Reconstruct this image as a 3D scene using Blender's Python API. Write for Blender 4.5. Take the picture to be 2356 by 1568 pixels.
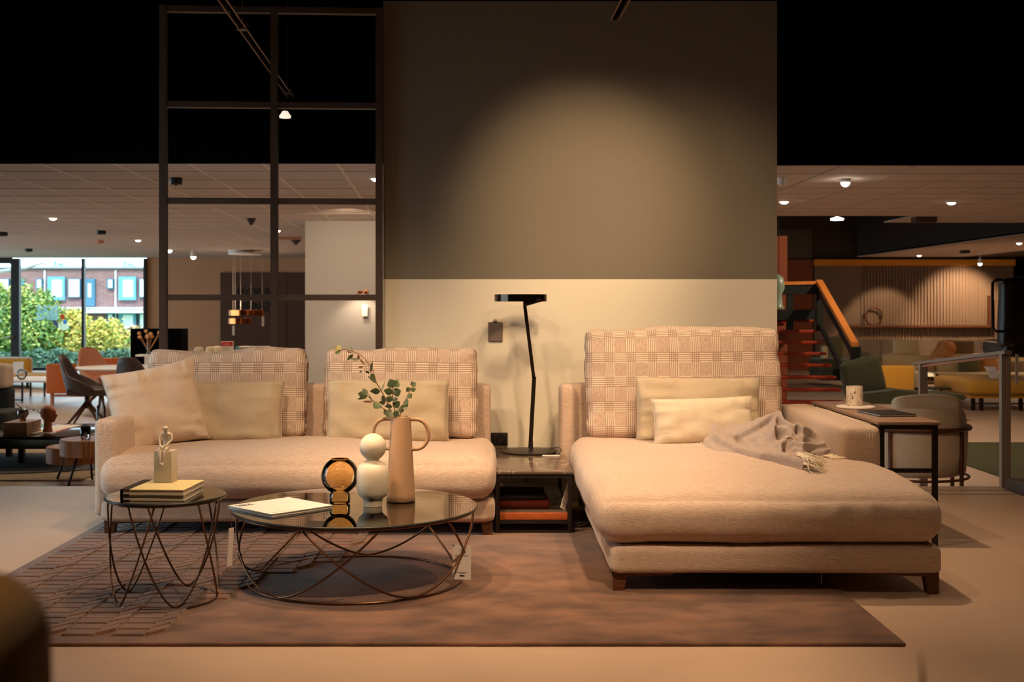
import bpy, bmesh, math, random
from mathutils import Vector, Matrix, noise
PI = math.pi
sc = bpy.context.scene
C = sc.collection
for o in list(bpy.data.objects): bpy.data.objects.remove(o)
rnd = random.Random(7)

# ---------------- camera ----------------
# eye 1.20 m above the raised floor, looking along +Y; a shift lens keeps the verticals upright
F, VX, VY, EYE, LOW, CEIL = 2800.0, 1148.0, 702.0, 1.20, -0.34, 2.33
cam_d = bpy.data.cameras.new('camera'); cam = bpy.data.objects.new('camera', cam_d); C.objects.link(cam)
cam.location = (0, 0, EYE); cam.rotation_euler = (PI/2, 0, 0)
cam_d.sensor_width = 36; cam_d.lens = F/2356*36
cam_d.shift_x = (1178-VX)/2356; cam_d.shift_y = -(784-VY)/2356
cam_d.clip_start = 0.05; cam_d.clip_end = 300
cam_d.dof.use_dof = True; cam_d.dof.focus_distance = 6.0; cam_d.dof.aperture_fstop = 4.5
sc.camera = cam

# ---------------- world, exposure ----------------
w = bpy.data.worlds.new('world'); sc.world = w; w.use_nodes = True
bg = w.node_tree.nodes['Background']; bg.inputs[0].default_value = (0.72, 0.88, 1.0, 1); bg.inputs[1].default_value = 4.2
sc.view_settings.view_transform = 'Standard'; sc.view_settings.look = 'None'
sc.view_settings.gamma = 1; sc.view_settings.exposure = 0.0
try: sc.view_settings.use_curve_mapping = False
except Exception: pass
sc.cycles.use_denoising = True
sc.cycles.max_bounces = 8; sc.cycles.diffuse_bounces = 4; sc.cycles.glossy_bounces = 4
sc.cycles.transmission_bounces = 8; sc.cycles.transparent_max_bounces = 12
sc.cycles.sample_clamp_indirect = 4.0; sc.cycles.caustics_reflective = False; sc.cycles.caustics_refractive = False

WARM = (1.0, 0.665, 0.40)
SHOP = (1.0, 0.76, 0.52)
def spot(loc, aim, watt, deg, blend=1.0, col=WARM, rad=0.05):
    d = bpy.data.lights.new('spotlight', 'SPOT'); d.energy = watt; d.color = col
    d.spot_size = math.radians(deg); d.spot_blend = blend; d.shadow_soft_size = rad
    o = bpy.data.objects.new('spotlight', d); C.objects.link(o); o.location = loc
    o.rotation_euler = (Vector(aim)-Vector(loc)).to_track_quat('-Z', 'Y').to_euler(); return o
sun = bpy.data.lights.new('sun', 'SUN'); sun.energy = 3.5; sun.color = (1, .93, .8); sun.angle = .01
so = bpy.data.objects.new('sun', sun); C.objects.link(so); so.rotation_euler = Vector((-.12, 1, -.75)).to_track_quat('-Z', 'Y').to_euler()

# track spotlights above the two seating groups (heads sit on the rails, mostly above the frame), plus one added foreground fill
spot((-1.36, 4.9, 3.0), (-1.25, 5.9, 0.2), 250, 92)
spot((-0.62, 5.0, 3.0), (-0.6, 5.9, 0.3), 215, 92)
spot((0.60, 5.2, 3.0), (0.9, 6.2, 0.3), 165, 92)
spot((1.25, 6.1, 3.0), (1.25, 5.9, 0.2), 185, 88)
spot((0.50, 5.3, 2.74), (0.50, 7.5, 1.78), 190, 44)
spot((0.66, 3.0, 3.1), (0.2, 3.9, 0.0), 380, 78)
spot((0.9, 3.4, 2.74), (1.0, 7.2, 0.9), 90, 50)
spot((0.95, 5.75, 2.74), (0.95, 7.5, 1.0), 80, 84, 1.0, WARM, .09)
spot((-0.9, 0.3, 3.0), (-0.7, 1.2, 0.3), 60, 90)  # unseen fill spot above the camera, added to brighten the foreground armchair
spot((-1.3, 3.0, 3.1), (-1.2, 6.6, 0.4), 110, 56)
spot((3.3, 5.6, 3.2), (3.0, 6.2, 0.0), 70, 100)
# ceiling lamps further back in the shop
for x, y, e, warm in [(-5.75,15.7,150,1),(-7.4,21,150,1),(-5.9,24.5,150,1),(-4.2,22,170,1),(-1.09,10.8,110,1),(-3.2,18.3,120,1),
                  (2.9,13.2,120,1),(4.9,13.2,110,1),(3.0,10.9,110,1),(5.6,15.8,110,1),(10.4,24.0,240,1),(9.2,25.5,200,1),(11.2,21.5,120,1),
                  (-4.2,12.6,130,1),(-2.3,13.9,100,1),(7.0,12.0,100,1)]:
    spot((x, y, CEIL-.10), (x, y, 0), e*(.85 if x < 0 else .9), 150, 1.0, SHOP if x < 0 else WARM)
spot((6.6, 17.0, 2.9), (4.6, 20, 0.6), 330, 110)
spot((10.9, 27.4, 2.2), (10.9, 28.9, 0.9), 330, 80, .6)
spot((9.1, 27.3, 2.2), (9.1, 28.9, 0.3), 130, 62, .4)
spot((-1.75, 13.9, 2.2), (-1.95, 16.3, 1.2), 150, 90, 1, SHOP)
spot((-1.84, 16.0, 1.33), (-1.84, 16.3, .9), 9.0, 110, .6, SHOP)

# ---------------- materials ----------------
def s(r, g, b):
    f = lambda c: ((c/255+.055)/1.055)**2.4 if c > 10 else c/255/12.92
    return (f(r), f(g), f(b), 1)
class NT:
    def __init__(self, name):
        self.m = bpy.data.materials.new(name); self.m.use_nodes = True; self.t = self.m.node_tree
        self.b = self.t.nodes['Principled BSDF']; self.out = self.t.nodes['Material Output']
    def n(self, typ, **kw):
        x = self.t.nodes.new(typ)
        for k, v in kw.items():
            if k.startswith('i_'):
                k2 = k[2:]; k2 = int(k2) if k2.isdigit() else k2
                x.inputs[k2].default_value = v
            else: setattr(x, k, v)
        return x
    def l(self, a, b): self.t.links.new(a, b)
    def math(self, op, a, b=None, clamp=False):
        x = self.n('ShaderNodeMath', operation=op); x.use_clamp = clamp
        for i, v in enumerate((a, b)):
            if v is None: continue
            if isinstance(v, (int, float)): x.inputs[i].default_value = v
            else: self.l(v, x.inputs[i])
        return x.outputs[0]
    def coords(self, scale=(1,1,1), kind='Object', rot=(0,0,0)):
        tc = self.n('ShaderNodeTexCoord'); mp = self.n('ShaderNodeMapping')
        mp.inputs['Scale'].default_value = scale; mp.inputs['Rotation'].default_value = rot
        self.l(tc.outputs[kind], mp.inputs[0]); return mp.outputs[0]
    def noise(self, co, scale, detail=3, rough=.55):
        x = self.n('ShaderNodeTexNoise'); x.inputs['Scale'].default_value = scale
        x.inputs['Detail'].default_value = detail; x.inputs['Roughness'].default_value = rough
        self.l(co, x.inputs['Vector']); return x.outputs['Fac']
    def mix(self, fac, a, b):
        x = self.n('ShaderNodeMix', data_type='RGBA')
        for i, v in ((0, fac), (6, a), (7, b)):
            if isinstance(v, (int, float, tuple)): x.inputs[i].default_value = v
            else: self.l(v, x.inputs[i])
        return x.outputs[2]
    def ramp(self, fac, lo, hi):
        x = self.n('ShaderNodeMapRange'); x.inputs[1].default_value = lo; x.inputs[2].default_value = hi
        self.l(fac, x.inputs[0]); return x.outputs[0]
    def bump(self, h, strength, dist=.01):
        x = self.n('ShaderNodeBump'); x.inputs['Strength'].default_value = strength; x.inputs['Distance'].default_value = dist
        self.l(h, x.inputs['Height']); self.l(x.outputs[0], self.b.inputs['Normal'])
def mat(name, col, rough=.6, metal=0, bump=0, bscale=60, var=0, spec=.5, scale=(1,1,1), coat=0, dist=.004):
    n = NT(name); b = n.b
    b.inputs['Base Color'].default_value = col; b.inputs['Roughness'].default_value = rough
    b.inputs['Metallic'].default_value = metal; b.inputs['Specular IOR Level'].default_value = spec
    b.inputs['Coat Weight'].default_value = coat
    if bump or var:
        co = n.coords(scale); f = n.noise(co, bscale, 4)
        if var:
            dark = tuple(c*(1-var) for c in col[:3])+(1,); light = tuple(min(1, c*(1+var)) for c in col[:3])+(1,)
            n.l(n.mix(n.ramp(f, .3, .7), dark, light), b.inputs['Base Color'])
        if bump: n.bump(f, bump, dist)
    return n.m
def glass(name, col, rough=0.0, ior=1.45):
    n = NT(name); b = n.b
    b.inputs['Base Color'].default_value = col; b.inputs['Transmission Weight'].default_value = 1
    b.inputs['Roughness'].default_value = rough; b.inputs['IOR'].default_value = ior; return n.m
def emis(name, col, st):
    n = NT(name); n.b.inputs['Base Color'].default_value = col
    n.b.inputs['Emission Color'].default_value = col; n.b.inputs['Emission Strength'].default_value = st; return n.m
def fabric(name, col, var=.16, slub=1.0, rough=.9, thread=900):
    n = NT(name); b = n.b; b.inputs['Roughness'].default_value = rough; b.inputs['Specular IOR Level'].default_value = .15
    b.inputs['Sheen Weight'].default_value = .25; b.inputs['Sheen Roughness'].default_value = .5
    co = n.coords((.8, 1+4.5*slub, 1+6*slub)); f1 = n.noise(co, 40, 4, .62)
    co2 = n.coords((1, 1, 1)); f2 = n.noise(co2, thread*.35, 2)
    f = n.math('ADD', n.math('MULTIPLY', f1, .65), n.math('MULTIPLY', f2, .35))
    dark = tuple(c*(1-var*1.6) for c in col[:3])+(1,); light = tuple(min(1, c*(1+var)) for c in col[:3])+(1,)
    n.l(n.mix(n.ramp(f, .36, .64), dark, light), b.inputs['Base Color'])
    n.bump(f, .55, .003); return n.m
def plaid(name):
    n = NT(name); b = n.b; b.inputs['Roughness'].default_value = .95; b.inputs['Specular IOR Level'].default_value = .1
    tc = n.n('ShaderNodeTexCoord'); sp = n.n('ShaderNodeSeparateXYZ')
    nz = n.n('ShaderNodeTexNoise'); nz.inputs['Scale'].default_value = 3.0; n.l(tc.outputs['UV'], nz.inputs['Vector'])
    ad = n.n('ShaderNodeMix', data_type='VECTOR'); ad.inputs[0].default_value = .012
    n.l(tc.outputs['UV'], ad.inputs[4]); n.l(nz.outputs['Color'], ad.inputs[5]); n.l(ad.outputs[1], sp.inputs[0])
    def lines(c, period, pitch, frac):
        zone = n.math('LESS_THAN', n.math('FRACT', n.math('DIVIDE', c, period)), frac)
        ln = n.math('LESS_THAN', n.math('FRACT', n.math('DIVIDE', c, pitch)), .5)
        return zone, ln
    zx, lx = lines(sp.outputs[0], .121, .0107, .44); zy, ly = lines(sp.outputs[1], .137, .0118, .43)
    # inside the crossings the two sets of stripes make a check
    px_ = n.math('MULTIPLY', zx, lx); py_ = n.math('MULTIPLY', zy, ly)
    m = n.math('MAXIMUM', px_, py_)
    fine = n.noise(n.coords((1, 1, 1), 'UV'), 420, 2); med = n.noise(n.coords((1, .25, 1), 'UV'), 160, 3)
    tone = n.ramp(n.math('ADD', n.math('MULTIPLY', fine, .5), n.math('MULTIPLY', med, .5)), .38, .62)
    base = n.mix(tone, s(176, 150, 134), s(216, 196, 178))
    hi = n.mix(n.math('MAXIMUM', zx, zy), base, s(232, 214, 194))
    n.l(n.mix(n.math('MULTIPLY', m, n.ramp(fine, .3, .55)), hi, s(142, 114, 98)), b.inputs['Base Color'])
    n.bump(n.math('ADD', fine, m), .5, .003); return n.m
def wood(name, c1, c2, scale=(2, 2, 30), rough=.45, coat=0):
    n = NT(name); b = n.b; b.inputs['Roughness'].default_value = rough; b.inputs['Coat Weight'].default_value = coat
    f = n.noise(n.coords(scale), 6, 5); n.l(n.mix(n.ramp(f, .3, .7), c1, c2), b.inputs['Base Color'])
    n.bump(f, .15, .002); return n.m

M = {}
M['sofa'] = fabric('sofa_fabric', s(208, 184, 164), .18)
M['sofa_back'] = M['sofa']
M['plaid'] = plaid('plaid_fabric')
M['velvet'] = fabric('khaki_velvet', s(186, 170, 144), .03, 0.1, .8)
M['cream'] = fabric('cream_linen', s(212, 198, 174), .04, .6)
M['greige'] = fabric('greige_linen', s(212, 192, 172), .05, .6)
M['throw'] = fabric('throw_wool', s(176, 158, 146), .07, .2)
M['fringe'] = mat('fringe_wool', s(240, 226, 200), .9)
M['walnut'] = wood('walnut', s(82, 48, 28), s(110, 66, 38))
M['black'] = mat('black_metal', s(38, 32, 28), .42, .3)
M['blackpl'] = mat('black_plastic', s(32, 29, 28), .4)
M['bronze'] = mat('bronze_rod', s(120, 88, 64), .3, .9)
M['darkframe'] = mat('dark_frame_paint', s(74, 58, 48), .5, .1)
M['void'] = mat('black_paint', (.0012, .001, .001, 1), .95, spec=.05)
M['white'] = mat('white_paint', s(236, 232, 224), .5)
M['paper'] = mat('paper', s(238, 230, 220), .7)
M['ink'] = mat('printed_ink', s(30, 26, 24), .7)
M['red'] = mat('red_paint', s(200, 22, 18), .5)
M['copper'] = mat('polished_copper', s(232, 130, 70), .14, 1)
M['amber'] = glass('amber_glass', s(244, 196, 110), 0, 1.4)
M['clear'] = glass('clear_glass', (.95, .97, .98, 1), 0, 1.4)
M['leaf'] = mat('eucalyptus_leaf', s(92, 110, 72), .55, var=.3, bscale=30)
M['stem'] = mat('stem_bark', s(120, 90, 60), .7)
M['ceramic'] = mat('cream_ceramic', s(240, 228, 204), .45, bump=.04, bscale=20)
M['clay'] = mat('tan_clay', s(196, 158, 122), .7, bump=.08, bscale=120)
M['terracotta'] = mat('terracotta', s(178, 108, 76), .75, bump=.1, bscale=60)
M['lamp'] = mat('lamp_black', s(58, 48, 40), .25, .75)
M['glow'] = emis('lamp_glow', (1, .86, .66, 1), 14)
M['glowhi'] = emis('bright_lamp_glow', (1, .9, .74, 1), 60)
M['glowsoft'] = emis('soft_lamp_glow', (1, .84, .66, 1), 1.0)
M['steel'] = mat('brushed_steel', s(176, 158, 142), .42, .55)
M['orange'] = mat('orange_leather', s(226, 112, 30), .5)
M['brown'] = mat('dark_brown_leather', s(64, 50, 44), .55)
M['tan'] = mat('tan_fabric', s(206, 142, 110), .8)
M['mustard'] = fabric('mustard_fabric', s(214, 160, 60), .05, .3)
M['olive'] = fabric('olive_green_fabric', s(72, 76, 56), .08, .3)
M['ivory'] = fabric('ivory_fabric', s(226, 204, 160), .05, .3)
M['fur'] = mat('orange_fur', s(222, 150, 90), .95, bump=.6, bscale=90, var=.25)
M['door'] = mat('rust_panel', s(140, 70, 36), .7)
M['yellow'] = mat('yellow_beam', s(234, 150, 30), .6)
M['tread'] = wood('red_wood_tread', s(140, 44, 20), s(172, 62, 30), (1.5, 8, 8), .35)
M['rail'] = wood('oak_rail', s(214, 130, 56), s(226, 148, 76), (3, 3, 3), .4)
M['slate'] = mat('dark_slate_steel', s(46, 52, 52), .4, .5)
M['stone'] = mat('grey_stone_cladding', s(92, 78, 66), .7, var=.15, bscale=3)
M['navy'] = mat('dark_green_fabric', s(28, 36, 36), .8)

# ---------------- mesh helpers ----------------
def tag(o, label=None, cat=None, group=None, kind=None):
    if label: o['label'] = label
    if cat: o['category'] = cat
    if group: o['group'] = group
    if kind: o['kind'] = kind
    return o
def thing(name, label, cat, loc=(0, 0, 0), group=None, rz=0):
    o = bpy.data.objects.new(name, None); C.objects.link(o); o.location = loc; o.rotation_euler = (0, 0, rz)
    o.empty_display_size = .05
    return tag(o, label, cat, group)
def wloc(o):
    v = Vector((0, 0, 0))
    while o is not None: v += o.location; o = o.parent
    return v
class MB:
    def __init__(self): self.v = []; self.f = []; self.uv = None
    def add(self, vs, fs):
        k = len(self.v); self.v += [Vector(a) for a in vs]; self.f += [tuple(i+k for i in f) for f in fs]; return self
    def box(self, a, b, bev=0, rot=None, piv=None):
        x0, y0, z0 = a; x1, y1, z1 = b
        if bev > 0:
            bm = bmesh.new(); bmesh.ops.create_cube(bm, size=1)
            for v in bm.verts: v.co = Vector(((x0+x1)/2+v.co.x*(x1-x0), (y0+y1)/2+v.co.y*(y1-y0), (z0+z1)/2+v.co.z*(z1-z0)))
            bmesh.ops.bevel(bm, geom=bm.edges[:], offset=min(bev, .49*min(abs(x1-x0), abs(y1-y0), abs(z1-z0))), segments=3, profile=.5, affect='EDGES')
            bm.verts.index_update(); vs = [v.co.copy() for v in bm.verts]; fs = [[v.index for v in f.verts] for f in bm.faces]; bm.free()
        else:
            vs = [Vector(p) for p in ((x0,y0,z0),(x1,y0,z0),(x1,y1,z0),(x0,y1,z0),(x0,y0,z1),(x1,y0,z1),(x1,y1,z1),(x0,y1,z1))]
            fs = [(0,3,2,1),(4,5,6,7),(0,1,5,4),(1,2,6,5),(2,3,7,6),(3,0,4,7)]
        if rot is not None:
            R = Matrix.Rotation(rot[1], 3, rot[0]); p = Vector(piv) if piv else sum(vs, Vector())/len(vs)
            vs = [R @ (v-p)+p for v in vs]
        return self.add(vs, fs)
    def tube(self, pts, r, seg=8, closed=False, cap=True):
        pts = [Vector(p) for p in pts]; n = len(pts); rr = r if isinstance(r, (list, tuple)) else [r]*n
        vs = []; up = None
        for i, p in enumerate(pts):
            a = pts[(i-1) % n] if (closed or i > 0) else p; b = pts[(i+1) % n] if (closed or i < n-1) else p
            t = (b-a).normalized()
            if up is None: up = Vector((0, 0, 1)) if abs(t.z) < .9 else Vector((1, 0, 0))
            x = t.cross(up)
            if x.length < 1e-5: x = t.orthogonal()
            x.normalize(); up = x.cross(t).normalized()
            for k in range(seg):
                an = 2*PI*k/seg; vs.append(p+(x*math.cos(an)+up*math.sin(an))*rr[i])
        fs = []
        for i in range(n if closed else n-1):
            for k in range(seg):
                a = i*seg+k; b = i*seg+(k+1) % seg; c = ((i+1) % n)*seg+(k+1) % seg; d = ((i+1) % n)*seg+k
                fs.append((a, b, c, d))
        if not closed and cap:
            fs.append(tuple(range(seg))[::-1]); fs.append(tuple(range((n-1)*seg, n*seg)))
        return self.add(vs, fs)
    def lathe(self, prof, c=(0, 0, 0), seg=32, sx=1, sy=1, cap=True):
        vs = []; fs = []; c = Vector(c)
        for r, z in prof:
            for k in range(seg):
                a = 2*PI*k/seg; vs.append(c+Vector((r*math.cos(a)*sx, r*math.sin(a)*sy, z)))
        for i in range(len(prof)-1):
            for k in range(seg):
                fs.append((i*seg+k, i*seg+(k+1) % seg, (i+1)*seg+(k+1) % seg, (i+1)*seg+k))
        if prof[0][0] > 1e-4: fs.append(tuple(range(seg))[::-1])
        if cap and prof[-1][0] > 1e-4: fs.append(tuple(range((len(prof)-1)*seg, len(prof)*seg)))
        return self.add(vs, fs)
    def prism(self, poly, z0, z1):
        n = len(poly); vs = [Vector((p[0], p[1], z0)) for p in poly]+[Vector((p[0], p[1], z1)) for p in poly]
        fs = [tuple(range(n))[::-1], tuple(range(n, 2*n))]+[(i, (i+1) % n, (i+1) % n+n, i+n) for i in range(n)]
        return self.add(vs, fs)
    def prism_y(self, poly, y0, y1):
        n = len(poly); vs = [Vector((p[0], y0, p[1])) for p in poly]+[Vector((p[0], y1, p[1])) for p in poly]
        fs = [tuple(range(n)), tuple(range(n, 2*n))[::-1]]+[(i, i+n, (i+1) % n+n, (i+1) % n) for i in range(n)]
        return self.add(vs, fs)
    def prism_x(self, poly, x0, x1):
        n = len(poly); vs = [Vector((x0, p[0], p[1])) for p in poly]+[Vector((x1, p[0], p[1])) for p in poly]
        fs = [tuple(range(n))[::-1], tuple(range(n, 2*n))]+[(i, (i+1) % n, (i+1) % n+n, i+n) for i in range(n)]
        return self.add(vs, fs)
    def quad(self, *p): return self.add(p, [tuple(range(len(p)))])
    def build(self, name, m, parent=None, smooth=False, angle=None, uv=None):
        me = bpy.data.meshes.new(name); off = wloc(parent) if parent else Vector((0, 0, 0))
        if parent is None and self.v:
            xs = [v.x for v in self.v]; ys = [v.y for v in self.v]; zs = [v.z for v in self.v]
            off = Vector(((min(xs)+max(xs))/2, (min(ys)+max(ys))/2, min(zs)))
        me.from_pydata([v-off for v in self.v], [], self.f)
        if uv:
            l = me.uv_layers.new(name='UVMap')
            for lp in me.loops: l.data[lp.index].uv = uv[lp.vertex_index]
        me.materials.append(M[m] if isinstance(m, str) else m)
        if smooth:
            me.polygons.foreach_set('use_smooth', [True]*len(me.polygons))
            if angle is not None:
                try: me.set_sharp_from_angle(angle=math.radians(angle))
                except Exception: pass
        me.validate(); me.update()
        o = bpy.data.objects.new(name, me); C.objects.link(o)
        if parent is None: o.location = off
        else: o.parent = parent
        return o
def bx(name, a, b, m, parent=None, bev=0, smooth=False, **k): return MB().box(a, b, bev, **k).build(name, m, parent, smooth or bev > 0, 40 if bev > 0 else None)
def copy_tree(o, parent=None):
    c = o.copy(); C.objects.link(c)
    if parent is not None: c.parent = parent
    for ch in list(o.children): copy_tree(ch, c)
    return c
def struct(o): o['kind'] = 'structure'; return o
def P(x, y, d): return Vector(((x-VX)*d/F, d, EYE-(y-VY)*d/F))
def X(x, d): return (x-VX)*d/F
def Z(y, d): return EYE-(y-VY)*d/F
def text(name, body, size, m, parent, loc, rot=(PI/2, 0, 0), ext=.002, off=0, sx=1, kern=1, align='LEFT'):
    c = bpy.data.curves.new(name, 'FONT'); c.body = body; c.size = size; c.extrude = ext; c.offset = off
    c.space_character = kern; c.space_line = .8; c.align_x = align; c.resolution_u = 3
    c.materials.append(M[m] if isinstance(m, str) else m)
    o = bpy.data.objects.new(name, c); C.objects.link(o); o.rotation_euler = rot; o.scale = (sx, 1, 1)
    dg = bpy.context.evaluated_depsgraph_get(); me = bpy.data.meshes.new_from_object(o.evaluated_get(dg)); bpy.data.objects.remove(o); bpy.data.curves.remove(c)
    me.name = name; o = bpy.data.objects.new(name, me); C.objects.link(o); o.rotation_euler = rot; o.scale = (sx, 1, 1)
    if parent: o.parent = parent; o.location = Vector(loc)-wloc(parent)
    else: o.location = loc
    return o
# soft pillow: two puffed faces, pinched corners, wrinkles near the edges; local frame X width, Z height, Y thickness
def pillow_mb(w, h, t, seed=0, n=34, ear=.06, wr=.5, fill=.55, sag=0.0, flat=False):
    mb = MB(); uv = []; r = random.Random(seed); ph = [r.uniform(0, 6.28) for _ in range(12)]
    nx = n; nz = max(12, int(n*h/w)) if h < w else n
    def pt(u, v, side):
        eu = 1-abs(u)**2.2; ev = 1-abs(v)**2.2
        puff = (max(eu, 0)*max(ev, 0))**fill
        x = u*w/2*(1-ear*(1-v*v)*abs(u)**3*1.0); z = v*h/2*(1-ear*(1-u*u)*abs(v)**3)
        wk = 0
        for k in range(4):
            a = ph[k]; fr = 7+4*k
            wk += math.sin(fr*u*1.6+a+2.5*v)*abs(v)**2.5*ev**.5*.5+math.sin(fr*v*1.5+ph[k+4]+1.7*u)*abs(u)**2.5*eu**.5*.5
        nz_ = noise.noise(Vector((u*2.1+seed, v*1.9, side*3)))*.25+noise.noise(Vector((u*5+seed, v*4.5, side*3)))*.10
        yy = t/2*puff*(1+nz_*.5*wr)+wk*.011*wr*min(1, puff*4)+.012*wr*math.sin(9*(u+v)+seed)*max(0, abs(u*v)-.25)*puff**.5
        z -= sag*h*puff*(1-v)*.3
        return Vector((x, side*yy, z))
    idx = {}
    for sd in (-1, 1):
        for j in range(nz+1):
            for i in range(nx+1):
                u = -math.cos(PI*i/nx)*.5+(-1+2*i/nx)*.5; v = -math.cos(PI*j/nz)*.5+(-1+2*j/nz)*.5
                edge = i in (0, nx) or j in (0, nz)
                if edge and sd == 1: idx[(sd, i, j)] = idx[(-1, i, j)]; continue
                p = pt(u, v, sd)
                if edge: p.y = 0
                idx[(sd, i, j)] = len(mb.v); mb.v.append(p); uv.append((u*w/2+10, v*h/2+10+.02))
        for j in range(nz):
            for i in range(nx):
                q = (idx[(sd,i,j)], idx[(sd,i+1,j)], idx[(sd,i+1,j+1)], idx[(sd,i,j+1)])
                mb.f.append(q if sd == -1 else q[::-1])
    edge = [mb.v[idx[(-1, i, 0)]] for i in range(nx)]+[mb.v[idx[(-1, nx, j)]] for j in range(nz)]+[mb.v[idx[(-1, i, nz)]] for i in range(nx, 0, -1)]+[mb.v[idx[(-1, 0, j)]] for j in range(nz, 0, -1)]
    return mb, uv, [e.copy() for e in edge]
# box cushion: rounded box with bulging faces
def cushion_mb(sx, sy, sz, r=.05, bulge=(.01, .01, .03), seed=0, n=26, folds=None, wr=1.0):
    bm = bmesh.new(); bmesh.ops.create_cube(bm, size=2)
    bmesh.ops.subdivide_edges(bm, edges=bm.edges[:], cuts=n, use_grid_fill=True)
    hx, hy, hz = sx/2, sy/2, sz/2; R3 = r if isinstance(r, tuple) else (r, r, r); R3 = (min(R3[0], hx*.98), min(R3[1], hy*.98), min(R3[2], hz*.98)); vs = []; uv = []
    for v in bm.verts:
        x, y, z = v.co
        g = lambda c: math.sin(c*PI/2)*.55+c*.45
        x, y, z = g(x), g(y), g(z)
        p = Vector((x*hx, y*hy, z*hz)); q = Vector((max(-hx+R3[0], min(hx-R3[0], p.x)), max(-hy+R3[1], min(hy-R3[1], p.y)), max(-hz+R3[2], min(hz-R3[2], p.z))))
        d = p-q; d = Vector((d.x/R3[0], d.y/R3[1], d.z/R3[2])); mx = max(abs(d.x), abs(d.y), abs(d.z))
        if mx > 1e-6: ln = (abs(d.x)**2.3+abs(d.y)**2.3+abs(d.z)**2.3)**(1/2.3); d *= mx/ln; p = q+Vector((d.x*R3[0], d.y*R3[1], d.z*R3[2]))
        bx_, by_, bz_ = (1-x*x), (1-y*y), (1-z*z)
        p.x += math.copysign(1, x)*abs(x)**3*bulge[0]*by_*bz_; p.y += math.copysign(1, y)*abs(y)**3*bulge[1]*bx_*bz_
        p.z += math.copysign(1, z)*abs(z)**3*bulge[2]*(bx_**1.3)*(by_**1.3) if z > 0 else 0
        nn = noise.noise(Vector((p.x*3+seed, p.y*3, p.z*4)))*.010+noise.noise(Vector((p.x*9+seed, p.y*9, p.z*5)))*.0035
        dirn = Vector((x**3, y**3, z**3)); dirn = dirn.normalized() if dirn.length > 0 else dirn
        p += dirn*nn*wr
        if folds: p += folds(p, x, y, z)
        vs.append(p); uv.append((p.x+10, p.z+10+p.y*.7))
    mb = MB(); bm.verts.index_update(); mb.v = vs; mb.f = [tuple(v.index for v in f.verts) for f in bm.faces]; bm.free()
    return mb, uv
def xf(mb, loc=(0, 0, 0), rot=(0, 0, 0)):
    R = Matrix.Rotation(rot[2], 3, 'Z') @ Matrix.Rotation(rot[0], 3, 'X') @ Matrix.Rotation(rot[1], 3, 'Y'); L = Vector(loc)
    mb.v = [R @ v+L for v in mb.v]; return mb

def tglass(name, tint, ior=1.5, rough=0.0, boost=0.0):
    n = NT(name); n.t.nodes.remove(n.b)
    tr = n.n('ShaderNodeBsdfTransparent'); tr.inputs[0].default_value = tint
    gl = n.n('ShaderNodeBsdfGlossy'); gl.inputs['Roughness'].default_value = rough; gl.inputs[0].default_value = (1, 1, 1, 1)
    fr = n.n('ShaderNodeFresnel'); fr.inputs[0].default_value = ior
    ms = n.n('ShaderNodeMixShader'); n.l(n.math('ADD', fr.outputs[0], boost, clamp=True), ms.inputs[0]); n.l(tr.outputs[0], ms.inputs[1]); n.l(gl.outputs[0], ms.inputs[2])
    n.l(ms.outputs[0], n.out.inputs[0]); return n.m
M['pane'] = tglass('window_glass', (.93, .97, .98, 1), 1.25)
M['smoke'] = tglass('smoked_table_glass', (.42, .34, .24, 1), 1.9, 0.0, .10)
M['amber'] = tglass('amber_vase_glass', (.92, .75, .46, 1), 1.30, 0.0, .03)
M['clear'] = tglass('clear_glass', (.86, .88, .88, 1), 1.45, 0.0, .03)
def floor_mat(name, col, rough=.42):
    n = NT(name); b = n.b; co = n.coords((1, 1, 1)); f = n.noise(co, 1.3, 6, .6); g = n.noise(co, 25, 3)
    b.inputs['Specular IOR Level'].default_value = .5
    n.l(n.mix(n.ramp(f, .3, .7), tuple(c*.90 for c in col[:3])+(1,), tuple(min(1, c*1.07) for c in col[:3])+(1,)), b.inputs['Base Color'])
    n.l(n.math('ADD', n.math('MULTIPLY', g, .12), rough-.06), b.inputs['Roughness']); n.bump(g, .03, .002); return n.m
M['floor'] = floor_mat('poured_floor', s(194, 166, 142)); M['floor2'] = floor_mat('poured_floor_lower', s(196, 176, 160), .34)
n = NT('two_tone_wall'); b = n.b; b.inputs['Roughness'].default_value = .75; b.inputs['Specular IOR Level'].default_value = .3
sp = n.n('ShaderNodeSeparateXYZ'); n.l(n.coords(), sp.inputs[0])
n.l(n.mix(n.math('LESS_THAN', sp.outputs[2], 1.361), s(124, 117, 102), s(228, 222, 202)), b.inputs['Base Color'])
n.bump(n.noise(n.coords(), 220, 2), .05, .001); M['featurewall'] = n.m
M['beige'] = mat('beige_wall_paint', s(202, 156, 118), .8, bump=.03, bscale=150)
M['greywall'] = mat('grey_wall_paint', s(184, 178, 172), .7, bump=.03, bscale=150)
M['darkpanel'] = mat('dark_sign_panel', s(84, 58, 42), .7)
M['tile'] = mat('ceiling_tile', s(196, 178, 166), .9, bump=.25, bscale=350, var=.05, dist=.002)
M['tbar'] = mat('ceiling_bar', s(214, 198, 184), .5)
M['cladding'] = mat('ribbed_cladding', s(128, 106, 86), .7)
M['voidwall'] = mat('dark_brown_wall', s(66, 52, 42), .8)

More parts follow.
